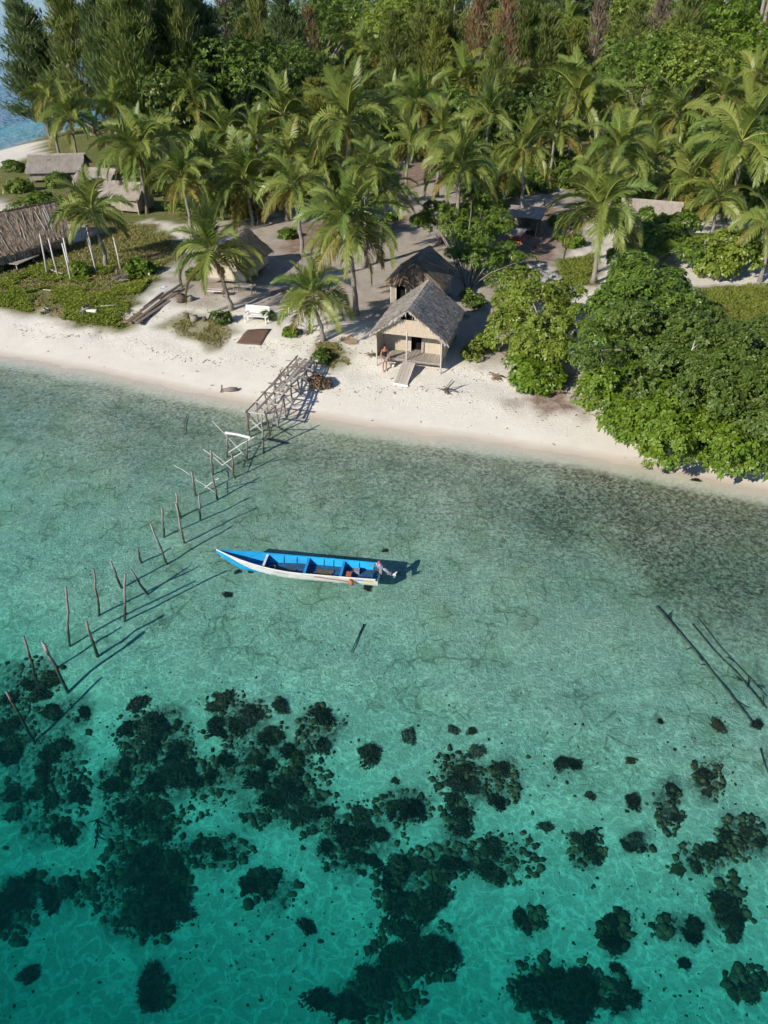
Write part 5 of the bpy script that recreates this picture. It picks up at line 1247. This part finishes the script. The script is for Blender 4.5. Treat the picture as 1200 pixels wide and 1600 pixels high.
for i, (lab, posts, sticks) in enumerate(BENTS):
    B0 = ground_at(*posts[0][0]); t = empty('jetty_bent', B0, 0, lab, 'jetty remains', 'ruined jetty bents')
    Ys = []
    for j, (b, tp) in enumerate(posts):
        B = ground_at(*b); T = at_y(tp[0], tp[1], B.y); Ys.append((B.x, B.y))
        o = pole_mesh(T - B, -B.z, 40 + i * 5 + j, .05).build('post', ['wood', 'wood_dark'], t, True); o.location = B - B0
    for (p0, p1, r, m) in sticks:
        def lift(p):
            f = (p[0] - posts[0][0][0]) / max(1, posts[1][0][0] - posts[0][0][0]); return at_y(p[0], p[1], Ys[0][1] + (Ys[1][1] - Ys[0][1]) * f)
        a_, b_ = lift(p0), lift(p1)
        MB().tube([a_ - B0, (a_ + b_) / 2 - B0 + Vector((0, .03, .02)), b_ - B0], r, 6).build('crossbeam' if r > .05 else 'brace', m, t)

# ------------------------------------------------------------------ boat
M['boat_blue'] = mat('bright_blue_paint', (.012, .38, .72), (.016, .27, .55), 3.5, .5, spec=.3, detail=8, stretch=(.5, 1, 2))
M['boat_navy'] = mat('dark_blue_paint', (.012, .10, .32), (.010, .06, .20), 4, .6)
M['boat_white'] = mat('white_boat_paint', (.80, .79, .77), (.60, .58, .54), 3.5, .45, spec=.3, detail=9, stretch=(.6, 1, 3))
M['bilge'] = mat('dirty_blue_bilge', (.015, .13, .30), (.05, .06, .075), 4, .7)
M['motor_grey'] = mat('grey_motor_metal', (.20, .21, .25), (.28, .28, .32), 8, .4, spec=.5)
M['motor_cowl'] = mat('blue_grey_motor_cover', (.20, .22, .36), (.30, .26, .36), 6, .35, spec=.5)
M['orange'] = mat('orange_float', (.60, .14, .05), (.48, .12, .05), 5, .6)
M['yellow_paint'] = mat('yellow_letters', (.72, .55, .06), None, 3, .5)
M['blue_paint'] = mat('blue_letters', (.03, .14, .45), None, 3, .5)
bow, st = Vector((-7.12, 23.27, 0)), Vector((-.20, 22.36, 0))
BL = (st - bow).length; yaw = math.atan2(st.y - bow.y, st.x - bow.x)
boat = empty('longboat', ((bow.x + st.x) / 2, (bow.y + st.y) / 2, 0.0), yaw, 'blue and white wooden longboat with outboard motor floating over the reef', 'boat')
S = 26
def hb(s): return .555 * (1 - (1 - min(s / .55, 1)) ** 2.1) * (1 - .06 * max(0, s - .7) / .3) + .012
def gw(s): return .35 + .44 * (1 - min(s / .5, 1)) ** 1.7
def kb(s): return -.10 + .75 * (1 - min(s / .20, 1)) ** 2.0 * 1.0
def bb(s): return hb(s) * (.30 + .42 * min(s / .5, 1))
def X(s): return -BL / 2 + BL * s
def split(s): return min(1.0, .10 + 1.0 * max(0, (s - .06)) / .28)
st_ = [i / S for i in range(S + 1)]
mb = MB()
rows = []
for s in st_:
    g_, k_, h_, b_ = gw(s), kb(s), hb(s), bb(s); f = split(s)
    zs, ys = g_ - (g_ - k_) * f * .995, h_ - (h_ - b_) * f * .995
    rows.append([(X(s), -h_, g_), (X(s), -ys, zs), (X(s), -b_, k_), (X(s), b_, k_), (X(s), ys, zs), (X(s), h_, g_)])
vs_ = [p for r in rows for p in r]
for i in range(S):
    for k, mi in ((0, 1), (1, 0), (2, 0), (3, 0), (4, 1)):
        mb.add([], [], 0)
fs = [(i * 6 + k, (i + 1) * 6 + k, (i + 1) * 6 + k + 1, i * 6 + k + 1) for i in range(S) for k in range(5)]
mi_ = [1 if k in (0, 4) else 0 for i in range(S) for k in range(5)]
mb.v, mb.f, mb.m = vs_, fs + [(S * 6 + 0, S * 6 + 5, S * 6 + 4, S * 6 + 3, S * 6 + 2, S * 6 + 1), (0, 1, 2, 3, 4, 5)], mi_ + [1, 0]
mb.build('hull', ['boat_blue', 'boat_white'], boat)
# inside skin
mb = MB(); rows = []
for s in st_[1:-1]:
    g_, h_, b_ = gw(s), max(.006, hb(s) - .03), max(.004, bb(s) - .03); z0 = max(kb(s) + .05, .055)
    z0 = min(z0, g_ - .03); q = (z0 - kb(s)) / (g_ - kb(s)); b_ = b_ + (h_ - b_) * q
    rows.append([(X(s), -h_, g_ + .002), (X(s), -b_, z0), (X(s), b_, z0), (X(s), h_, g_ + .002)])
n_ = len(rows)
mb.v = [p for r in rows for p in r]
mb.f = [(i * 4 + k, i * 4 + k + 1, (i + 1) * 4 + k + 1, (i + 1) * 4 + k) for i in range(n_ - 1) for k in range(3)] + [(4 * n_ - 4, 4 * n_ - 3, 4 * n_ - 2, 4 * n_ - 1)]
mb.m = [0 if k != 1 or i < 7 else 1 for i in range(n_ - 1) for k in range(3)] + [0]
mb.build('inner_skin', ['boat_blue', 'bilge'], boat)
for sg in (-1, 1):
    MB().tube([(X(s), sg * (hb(s) - .012), gw(s) + .012) for s in st_[::2]], .024, 5).build('gunwale', 'boat_white' if sg < 0 else 'boat_blue', boat)
def cross(s, h0=.0, top=.0, th=.035, m='boat_navy', name='bulkhead'):
    g_, h_ = gw(s), hb(s) - .035; z0 = .06; q = (z0 - kb(s)) / (g_ - kb(s)); b_ = bb(s) - .03 + (h_ - bb(s)) * q
    x = X(s); zt = g_ - top; qq = (zt - z0) / (g_ - z0); yt = b_ + (h_ - b_) * qq
    V = [(x - th / 2, -b_, z0), (x - th / 2, b_, z0), (x - th / 2, yt, zt), (x - th / 2, -yt, zt)]; V += [(a + th, b2, c2) for a, b2, c2 in V]
    MB().add(V, [(3, 2, 1, 0), (4, 5, 6, 7), (0, 1, 5, 4), (1, 2, 6, 5), (2, 3, 7, 6), (3, 0, 4, 7)]).build(name, m, boat)
for s in (.30, .555, .775): cross(s, top=.06); MB().box((X(s), 0, gw(s) - .045), (.10, 2 * hb(s) - .09, .03)).build('thwart', 'boat_white' if s < .4 else 'boat_blue', boat)
for s in (.40, .48, .65, .71, .87):
    for sg in (-1, 1):
        h_, g_ = hb(s) - .04, gw(s); b_ = bb(s) + .02
        MB().tube([(X(s), sg * b_, .07), (X(s), sg * h_, g_ - .02)], .02, 4).build('rib', 'boat_navy' if sg > 0 else 'boat_blue', boat)
for x0, ln, y0 in ((.36, .9, -.12), (.60, .8, -.15), (.62, .7, .05)): MB().box((X(x0) + ln / 2, y0, .085), (ln, .16, .03), .02).build('floor_board', 'wood_dark', boat)
MB().tube([(X(.80), -.25, .10), (X(.83), -.05, .34), (X(.87), .2, .12)], .014, 5).build('fuel_hose', 'shade_and_black', boat)
MB().box((X(.82), -.2, .17), (.22, .28, .22)).build('fuel_can', 'red_paint', boat); MB().box((X(.86), .12, .16), (.25, .2, .2)).build('tool_box', 'motor_grey', boat)
MB().tube([(X(.62), -hb(.62) - .03, gw(.62) - .06), (X(.84), -hb(.84) - .03, gw(.84) - .20)], .016, 5).build('paddle', 'red_paint', boat)
o = MB().tube([(X(.835), -hb(.835) - .05, .30), (X(.845), -hb(.84) - .07, .16), (X(.855), -hb(.85) - .05, .06)], [.05, .10, .05], 8).build('float', 'orange', boat, True)
MB().tube([(X(.02), 0, gw(.02)), (X(.08), .02, .62), (X(.14), -.05, .50), (X(.20), .06, .36), (X(.23), -.06, .28), (X(.26), .05, .16)], .016, 5).build('rope', 'straw', boat)
for q_ in range(3): MB().tube([(X(.34) + .16 * math.cos(a9 * .7), -.05 + .13 * math.sin(a9 * .7), .10 + .02 * q_) for a9 in range(10)], .014, 4).build('rope_coil', 'straw', boat)
# painted lettering on the near side, illegible in the photograph: a blue run then a yellow run of strokes
def side_pt(s, f):
    g_, k_ = gw(s), kb(s); return Vector((X(s), -(hb(s) - (hb(s) - bb(s)) * f) - .006, g_ - (g_ - k_) * f))
for i in range(6):
    s = .868 + .0085 * i; a_, b_ = side_pt(s, .20), side_pt(s, .34); MB().slab([a_, side_pt(s + .006, .20), side_pt(s + .006, .34 - .05 * (i % 2)), b_], -.004).build('lettering', 'blue_paint', boat)
for i in range(5):
    s = .922 + .0105 * i; MB().slab([side_pt(s, .20), side_pt(s + .008, .20), side_pt(s + .008, .40), side_pt(s, .40)], -.004).build('lettering', 'yellow_paint', boat)
for i in range(6):
    s = .372 + .016 * i; MB().slab([side_pt(s, .25), side_pt(s + .007, .25), side_pt(s + .007, .38), side_pt(s, .38)], -.004).build('lettering', 'motor_grey', boat)
MB().box((X(.993), -hb(.99) - .0, .34), (.07, .03, .09)).build('stern_plate', 'shade_and_black', boat)
# outboard, tilted up
def rounded(name, c_, d_, m, rot, parent, bev=.06):
    bm = bmesh.new(); bmesh.ops.create_cube(bm, size=1, matrix=Matrix.Diagonal((*d_, 1))); bmesh.ops.bevel(bm, geom=bm.edges[:], offset=bev, segments=3, affect='EDGES', profile=.6)
    for v in bm.verts: v.co = Vector(c_) + rot @ v.co
    me = bpy.data.meshes.new(name); bm.to_mesh(me); bm.free(); return link(name, me, m, parent, True)
RT = Matrix.Rotation(math.radians(38), 3, 'Y').inverted()
mo = Vector((X(1.0) + .06, .06, .56))
rounded('motor_cover', mo + Vector((-.02, 0, .06)), (.24, .22, .28), 'motor_cowl', RT, boat, .08)
rounded('motor_stripe', mo + Vector((-.09, .05, .19)), (.16, .16, .08), 'red_paint', RT, boat, .03)
MB().box(mo + Vector((.0, 0, -.14)), (.12, .24, .30)).build('motor_bracket', 'motor_grey', boat)
MB().tube([mo + Vector((.05, 0, .0)), mo + Vector((.30, 0, -.22)), mo + Vector((.52, 0, -.42))], [.09, .07, .055], 8).build('motor_leg', 'motor_grey', boat, True)
MB().slab([mo + Vector((.28, -.14, -.24)), mo + Vector((.44, -.14, -.24)), mo + Vector((.44, .14, -.24)), mo + Vector((.28, .14, -.24))], .02).build('cavitation_plate', 'motor_grey', boat)
for k in range(3):
    a_ = k * 2.094 + .4; hubp = mo + Vector((.60, 0, -.34)); d_ = Vector((.25 * math.cos(a_), math.cos(a_), math.sin(a_)))
    MB().slab([hubp, hubp + d_ * .11 + Vector((.05, -.05 * math.sin(a_), .05)), hubp + d_ * .13, hubp + d_ * .10 - Vector((.05, -.05 * math.sin(a_), .05))], .012).build('propeller_blade', 'boat_white', boat)
MB().tube([mo + Vector((.5, 0, -.36)), mo + Vector((.64, 0, -.33))], .05, 7).build('propeller_hub', 'boat_white', boat)
MB().tube([mo + Vector((-.1, -.05, .1)), mo + Vector((-.5, -.12, .16))], .025, 6).build('tiller', 'motor_grey', boat)

# ------------------------------------------------------------------ the reef
M['coral_brown'] = mat('brown_coral', (.05, .033, .019), (.12, .085, .045), 5, .95, .8, 14, island=(.18, .13, .065), objrand=(.08, .052, .03), detail=6)
M['coral_olive'] = mat('olive_coral', (.12, .11, .03), (.19, .16, .06), 6, .95, .8, 14, objrand=(.06, .055, .03), detail=6)
M['coral_knob'] = mat('mixed_coral_knobs', (.03, .021, .012), (.09, .064, .034), 3, .95, 1.0, 16, island=(.21, .16, .075), detail=5)
M['coral_grey'] = mat('grey_dead_coral', (.10, .09, .065), (.20, .18, .13), 6, .95, .8, 14, detail=6)
M['coral_dark'] = mat('dark_coral', (.022, .016, .011), (.06, .044, .025), 5, .95, .8, 14, island=(.10, .074, .042), objrand=(.036, .026, .017), detail=6)
bm = bmesh.new(); bmesh.ops.create_icosphere(bm, subdivisions=1, radius=1); bm.verts.index_update()
ICO_V = np.array([v.co for v in bm.verts]); ICO_F = np.array([[v.index for v in f.verts] for f in bm.faces]); bm.free()
def coral_colony(seed, lumps=48, twigs=110, amp=1.0):
    """an irregular colony about one unit in radius: knobs of many sizes and short branches over a ragged base"""
    r = np.random.default_rng(seed); V, F, off = [], [], 0
    bm = bmesh.new(); bmesh.ops.create_icosphere(bm, subdivisions=2, radius=1); bm.verts.index_update()
    co = np.array([v.co for v in bm.verts]); fc = [tuple(v.index for v in f.verts) for f in bm.faces]; bm.free()
    ph = r.uniform(0, 6.28, 4)
    def R(a): return .72 + .16 * math.sin(2 * a + ph[0]) + .12 * math.sin(3 * a + ph[1]) + .10 * math.sin(5 * a + ph[2])
    mb = MB()
    ang = np.arctan2(co[:, 1], co[:, 0]); rad = np.array([R(x) for x in ang]) * .8
    mb.add(co * np.stack([rad, rad, np.full(len(co), .30)], 1) * (1 + r.normal(size=(len(co), 1)) * .05), fc)
    for i in range(lumps):
        th = r.uniform(0, 6.28); q = math.sqrt(r.random()) * 1.02; rr = q * R(th); sz_ = r.uniform(.035, .15) * (1.2 - .45 * q)
        c_ = np.array([rr * math.cos(th), rr * math.sin(th), .30 * (1 - q * q) * amp + .02])
        mb.add(ICO_V * sz_ * np.array([r.uniform(.8, 1.2), r.uniform(.8, 1.2), r.uniform(.6, 1.0)]) * (1 + r.normal(size=(len(ICO_V), 1)) * .14) + c_, [tuple(q9) for q9 in ICO_F.tolist()])
    for i in range(twigs):
        th = r.uniform(0, 6.28); q = math.sqrt(r.random()) * 1.05; rr = q * R(th)
        c_ = np.array([rr * math.cos(th), rr * math.sin(th), .28 * (1 - q * q) + .05]); d2 = unit(np.array([math.cos(th) * q, math.sin(th) * q, .7]) + r.normal(size=3) * .4); ln = r.uniform(.12, .26)
        mb.tube([c_, c_ + d2 * ln * .5, c_ + d2 * ln], [.034, .028, .008], 3, cap=False)
    return mb.mesh('coral_head')
CORAL = [coral_colony(1, 130, 200), coral_colony(2, 190, 90), coral_colony(3, 110, 160), coral_colony(4, 60, 420), coral_colony(5, 50, 480), coral_colony(6, 230, 120)]
n_coral = 0
def coral(px, py, rpx, m, v, label, group, flat=1.0, rngc=random.Random(3)):
    global n_coral
    g = ground_at(px, py); dep = g.y * math.cos(PITCH) + (CAM_H - g.z) * math.sin(PITCH); r = rpx * dep / FOC
    o = bpy.data.objects.new('coral_head', CORAL[v]); COL.objects.link(o)
    if not len(CORAL[v].materials): CORAL[v].materials.append(M['coral_brown'])
    o.material_slots[0].link = 'OBJECT'; o.material_slots[0].material = M[m]
    zmax = max(.25, -g.z - .12)
    o.location = g + Vector((0, 0, -.03)); o.rotation_euler = (rngc.uniform(-.15, .15), rngc.uniform(-.15, .15), rngc.uniform(0, 6.28))
    hz = min(r * flat * rngc.uniform(.8, 1.1), zmax / .75); o.scale = (r * rngc.uniform(.85, 1.2), r * rngc.uniform(.85, 1.2), hz)
    n_coral += 1
    return tag(o, label, 'coral', group)
for m_ in []: m_.polygons.foreach_set('use_smooth', [True] * len(m_.polygons))
rc = random.Random(21)
for (cx, cyy, ax_, ay_), n_, (r0, r1), lab in PATCH:
    for i in range(max(2, round(n_ * .64))):
        a_ = rc.uniform(0, 6.28); q = math.sqrt(rc.random()); x_, y_ = cx + ax_ * q * math.cos(a_), cyy + ay_ * q * math.sin(a_)
        deep = cyy > 1350
        m = rc.choices(['coral_dark', 'coral_brown', 'coral_olive', 'coral_grey'], [.5, .36, .09, .05] if not deep else [.75, .2, .05, 0])[0]
        v_ = rc.randrange(6); lk = {'coral_dark': 'dark', 'coral_brown': 'brown', 'coral_olive': 'olive', 'coral_grey': 'grey'}[m] + [' lumpy', ' knobbly', ' ragged', ' branching', ' spiky', ' finely knobbed'][v_]
        coral(x_, y_, rc.uniform(r0, r1) * (1.0 if not deep else 1.2), m, v_, lk + ' coral head in the ' + lab, lab, flat=1.3 if deep else 1.0)
LONE = [(217,1098,20,'coral_brown',1,'broad lumpy coral head alone at the top of the central reef'), (140,1143,9,'coral_olive',1,'small yellow coral lump between left patch and central reef'), (278,1130,11,'coral_olive',1,'yellow-olive coral lump near the top of the central reef'), (438,1103,15,'coral_brown',3,'round branching head at the top right of the central reef'), (498,1101,8,'coral_brown',1,'little coral lump right of the round branching head'), (580,1178,20,'coral_brown',4,'dark double head left of the middle sand'), (640,1149,17,'coral_grey',2,'broken coral head on the middle sand'), (708,1140,11,'coral_grey',2,'pale coral stone right of the broken head'), (738,1142,10,'coral_brown',4,'small dark coral right of the pale stone'), (745,1174,15,'coral_grey',1,'greyish flat coral above the tall patch'), (650,1264,20,'coral_dark',4,'spiky star-shaped coral right of the reef arm'), (617,1219,9,'coral_brown',1,'round brown ball coral above the spiky one'),
 (880,1193,15,'coral_dark',3,'left half of the dark oblong coral on the right sand'), (898,1194,14,'coral_dark',3,'right half of the dark oblong coral on the right sand'), (1122,1135,15,'coral_brown',5,'round dark coral near the sunken trunks'), (1182,1132,11,'coral_dark',3,'small dark coral at the end of the sunken trunk'), (985,1188,10,'coral_brown',2,'small coral right of the oblong one'), (1032,1127,7,'coral_dark',3,'tiny dark coral left of the round one near the trunks'), (921,1242,11,'coral_brown',1,'round ball coral below the oblong one'), (990,1252,16,'coral_dark',3,'flat dark coral right of the ball coral'), (853,1291,14,'coral_brown',2,'lone coral left of the right patch'), (1058,1357,13,'coral_olive',1,'greenish boulder coral at the right'), (965,1510,13,'coral_dark',3,'lone deep coral above the bottom patch'), (1070,1503,13,'coral_dark',2,'lone deep coral near the bottom right'), (290,1213,26,'coral_dark',5,'largest round head in the central reef'), (480,1446,15,'coral_dark',3,'lone deep coral at the lower middle left'), (500,1560,24,'coral_dark',4,'deep coral left of the bottom middle patch'), (50,1520,18,'coral_dark',3,'deep lone coral near the lower left corner'), (355,929,9,'coral_dark',3,'small dark weed clump below the boat bow'), (372,893,6,'coral_dark',3,'left weed clump under the boat bow'), (392,892,6,'coral_dark',3,'right weed clump under the boat bow'), (603,860,6,'coral_dark',3,'weed clump just behind the boat stern'), (575,917,9,'coral_dark',3,'weed clump just below the boat stern'), (1088,750,7,'coral_dark',3,'weed clump in the shallows below the leaning tree')]
for (x_, y_, r_, m, v, lab) in LONE: coral(x_, y_, r_ * 1.15, m, v, lab, None)
# rubble and small knobs: too many to count
def lumps(name, spots, m, label, cat, seed):
    r = np.random.default_rng(seed); Vs, Fs = [], []
    for i, (p, s) in enumerate(spots):
        Vs.append(ICO_V * s * np.array([r.uniform(.7, 1.3), r.uniform(.7, 1.3), r.uniform(.45, .8)]) * r.uniform(.62, 1.38, (len(ICO_V), 1)) + np.array([p.x, p.y, p.z + s * .15])); Fs.append(ICO_F + i * len(ICO_V))
    o = link(name, np_mesh(name, np.concatenate(Vs), np.concatenate(Fs)), m); tag(o, label, cat, kind='stuff')
r_ = np.random.default_rng(5); spots = []
while len(spots) < 1300:
    px, py = r_.uniform(-20, 1220), r_.uniform(640, 1590)
    p = ground_at(px, py)
    if p.z > -.2: continue
    dens = .10 + .9 * max(0, fbm(p.x * .35, p.y * .35, 3, 91) - .42) * 2.2 * min(1, max(0, (py - 1000) / 250)) * (.6 if py < 1300 else .45)
    if r_.random() > dens: continue
    spots.append((p, r_.uniform(.012, .04) * (1 + 1.6 * min(1, max(0, (py - 1000) / 300)) * r_.random() ** 3)))
lumps('coral_rubble', spots, 'coral_knob', 'scattered dark coral rubble and stones over the reef flat', 'rubble', 6)
spots = []
for (cx, cyy, ax_, ay_), n_, (r0, r1), lab in PATCH:
    deep = cyy > 1350
    for i in range(int(ax_ * ay_ * .16) + 40):
        a_ = r_.uniform(0, 6.28); q = r_.random() ** .55 * 1.45; px, py = cx + ax_ * q * math.cos(a_), cyy + ay_ * q * math.sin(a_)
        p = ground_at(px, py)
        if fbm(p.x * 1.1, p.y * 1.1, 3, 96) < .40 + .10 * max(0, q - .8): continue
        spots.append((p, (.022 + .11 * r_.random() ** 2.6) * (1.3 if deep else 1.0)))
lumps('coral_knobs', spots, 'coral_knob', 'small coral knobs crowding between the larger coral heads', 'coral', 7)
# sunken trunks and branches
def sunken(pts, r, label, name='sunken_tree', twigs=0, seed=0):
    P = [ground_at(*p) + Vector((0, 0, .06)) for p in pts]; b = P[0]; mb = MB(); rr = random.Random(seed)
    mb.tube([p - b + Vector((rr.uniform(-.06, .06), rr.uniform(-.06, .06), 0)) for p in P], [q * .6 for q in r], 6)
    o = mb.build(name, 'coral_grey', None, True); o.location = b; tag(o, label, 'sunken tree' if 'tree' in name else 'branch')
    for i in range(twigs):
        k = rr.randrange(len(P) - 1); q = P[k] - b + (P[k + 1] - P[k]) * rr.random()
        MB().tube([q, q + Vector((rr.uniform(-.4, .4), rr.uniform(-.4, .4), rr.uniform(.02, .12)))], [.03, .012], 5).build('twig', 'coral_dark', o)
sunken([(1028,950),(1060,990),(1095,1030),(1130,1075),(1175,1128)], [.09, .08, .07, .06, .05], 'long dark sunken tree trunk at the right', twigs=7, seed=1)
sunken([(1080,978),(1115,1015),(1150,1055),(1195,1108)], [.03, .04, .045, .04], 'thinner sunken trunk lying right of the long dark one', twigs=4, seed=2)
sunken([(1090,965),(1125,1012),(1165,1055),(1200,1092)], [.018, .022, .025, .02], 'thinnest sunken stem outermost at the right', 'sunken_branch', 2, 3)
sunken([(567,978),(558,1000),(548,1021)], [.05, .045, .03], 'short dark sunken pole on the sand below the boat', 'sunken_branch')
sunken([(291,652),(289,665),(288,680)], [.03, .03, .02], 'short dark stick in the shallows left of the jetty', 'sunken_branch')
sunken([(1186,1172),(1192,1190),(1200,1212)], [.04, .04, .03], 'short sunken stick at the right edge beyond the trunks', 'sunken_branch')
sunken([(152,1282),(150,1305),(146,1330)], [.03, .04, .03], 'dark sunken rope-like branch below the central reef at left', 'sunken_branch', 5, 5)
sunken([(128,1208),(118,1232),(108,1258)], [.06, .07, .06], 'mossy sunken log between left patch and central reef', 'sunken_branch')

# ------------------------------------------------------------------ fallen leaves and beach litter
def litter_bits():
    r = np.random.default_rng(44); X9, Y9 = r.uniform(-27, 18, 40000), r.uniform(29, 56, 40000); d9 = coast_d(X9, Y9)
    ln9 = np.minimum(np.abs(d9 - 3.6 - .5 * np.sin(X9 * .6)), np.abs(d9 - 6.8 - .6 * np.sin(X9 * .4 + 2)) * .8)
    ok = (d9 > .4) & (d9 < 10) & (r.random(40000) < .06 + np.exp(-(ln9 / .35) ** 2))
    spots = [(Vector((x, y, gz(x, y))), r.uniform(.012, .045)) for x, y in list(zip(X9[ok], Y9[ok]))[:1300]]
    Vs, Fs = [], []
    for i, (p, s) in enumerate(spots):
        a = r.uniform(0, 6.28); R2 = np.array([[math.cos(a), -math.sin(a), 0], [math.sin(a), math.cos(a), 0], [0, 0, 1]])
        Vs.append((ICO_V * s * np.array([r.uniform(1, 4), r.uniform(.5, 1.2), .5]) * r.uniform(.6, 1.4, (len(ICO_V), 1))) @ R2.T + np.array([p.x, p.y, p.z + .01])); Fs.append(ICO_F + i * len(ICO_V))
    o = link('beach_litter', np_mesh('beach_litter', np.concatenate(Vs), np.concatenate(Fs)), mat('dark_wrack', (.10, .075, .05), (.22, .17, .12), 3, .95, island=(.34, .28, .20)))
    tag(o, 'lines of small wrack, husks and twigs along the upper beach', 'beach litter', kind='stuff')
litter_bits()
scatter_leaves('leaf_litter', GREYSAND, 2600, .10, 321, 'thatch_red', 'fallen brown leaves scattered over the village sand', 'leaf litter', .02, .50, k=1, edge=2.0)
for i, (px, py, rz, s, lab) in enumerate([(620,500,1.0,1.9,'dead frond lying on the sand left of the second hut'), (470,470,2.2,2.0,'dead frond lying behind the short young palm'), (700,500,.3,1.6,'dead frond lying in the shade right of the main hut'), (420,460,.2,1.9,'dead frond on the shaded sand right of the left hut'), (560,540,2.6,1.6,'dead frond on the sand between grass patch and porch'), (845,395,1.7,2.0,'dead frond on the shaded path by the lean-to'), (240,395,.8,2.2,'dead frond in the dark litter of the left clearing'), (655,345,2.9,2.2,'dead frond on the sandy path behind the second hut')]):
    g = ground_at(px, py); o = link('fallen_frond', FLAT[i % 2], None); o.location = g + Vector((0, 0, .10)); o.rotation_euler = (0, 0, rz); o.scale = (s, s, s)
    tag(o, lab, 'frond', 'fallen palm fronds')

for i, (px, py, r, lm, lab) in enumerate([(92,292,1.1,'leaf_mid','round bush in front of the long banded hut'), (30,300,1.0,'leaf_yellow','yellowish bush left of the long banded hut'), (60,318,.8,'leaf_fresh','small bright bush between left shed and long hut'), (135,300,.9,'leaf_dark','dark bush below the small pale hut'), (20,268,.9,'leaf_mid','bush on the grass behind the far beach'), (105,325,.7,'leaf_mid','low bush above the ridge of the left shed'),
    (608,345,.6,'leaf_mid','low bush at the left of the sandy path'), (752,372,.7,'leaf_dark','low dark bush at the foot of the small leafy tree'), (872,352,.7,'leaf_mid','low bush on the litter right of the shelter'), (895,385,.7,'leaf_fresh','bright low bush left of the leaning-trunk palm'), (570,372,.5,'leaf_dark','low dark bush behind the second hut, left'), (845,300,.9,'leaf_fresh','bright bush below the bare brown soil'), (880,292,.9,'leaf_fresh','second bright bush below the bare brown soil'), (450,372,.6,'leaf_mid','low bush between left hut and slim palm')]):
    g = ground_at(px, py)
    broad_tree('low_bush', 'bush', lab, g, [(g.x, g.y, g.z + .45 * r, r, r * .9, r * .75), (g.x + .6 * r, g.y + .3 * r, g.z + .4 * r, r * .7, r * .7, r * .6)], int(420 * r), .24, .33, 5, 600 + i, lm, sub=(.25 * r, .45 * r), nsub=14, r0=.03)
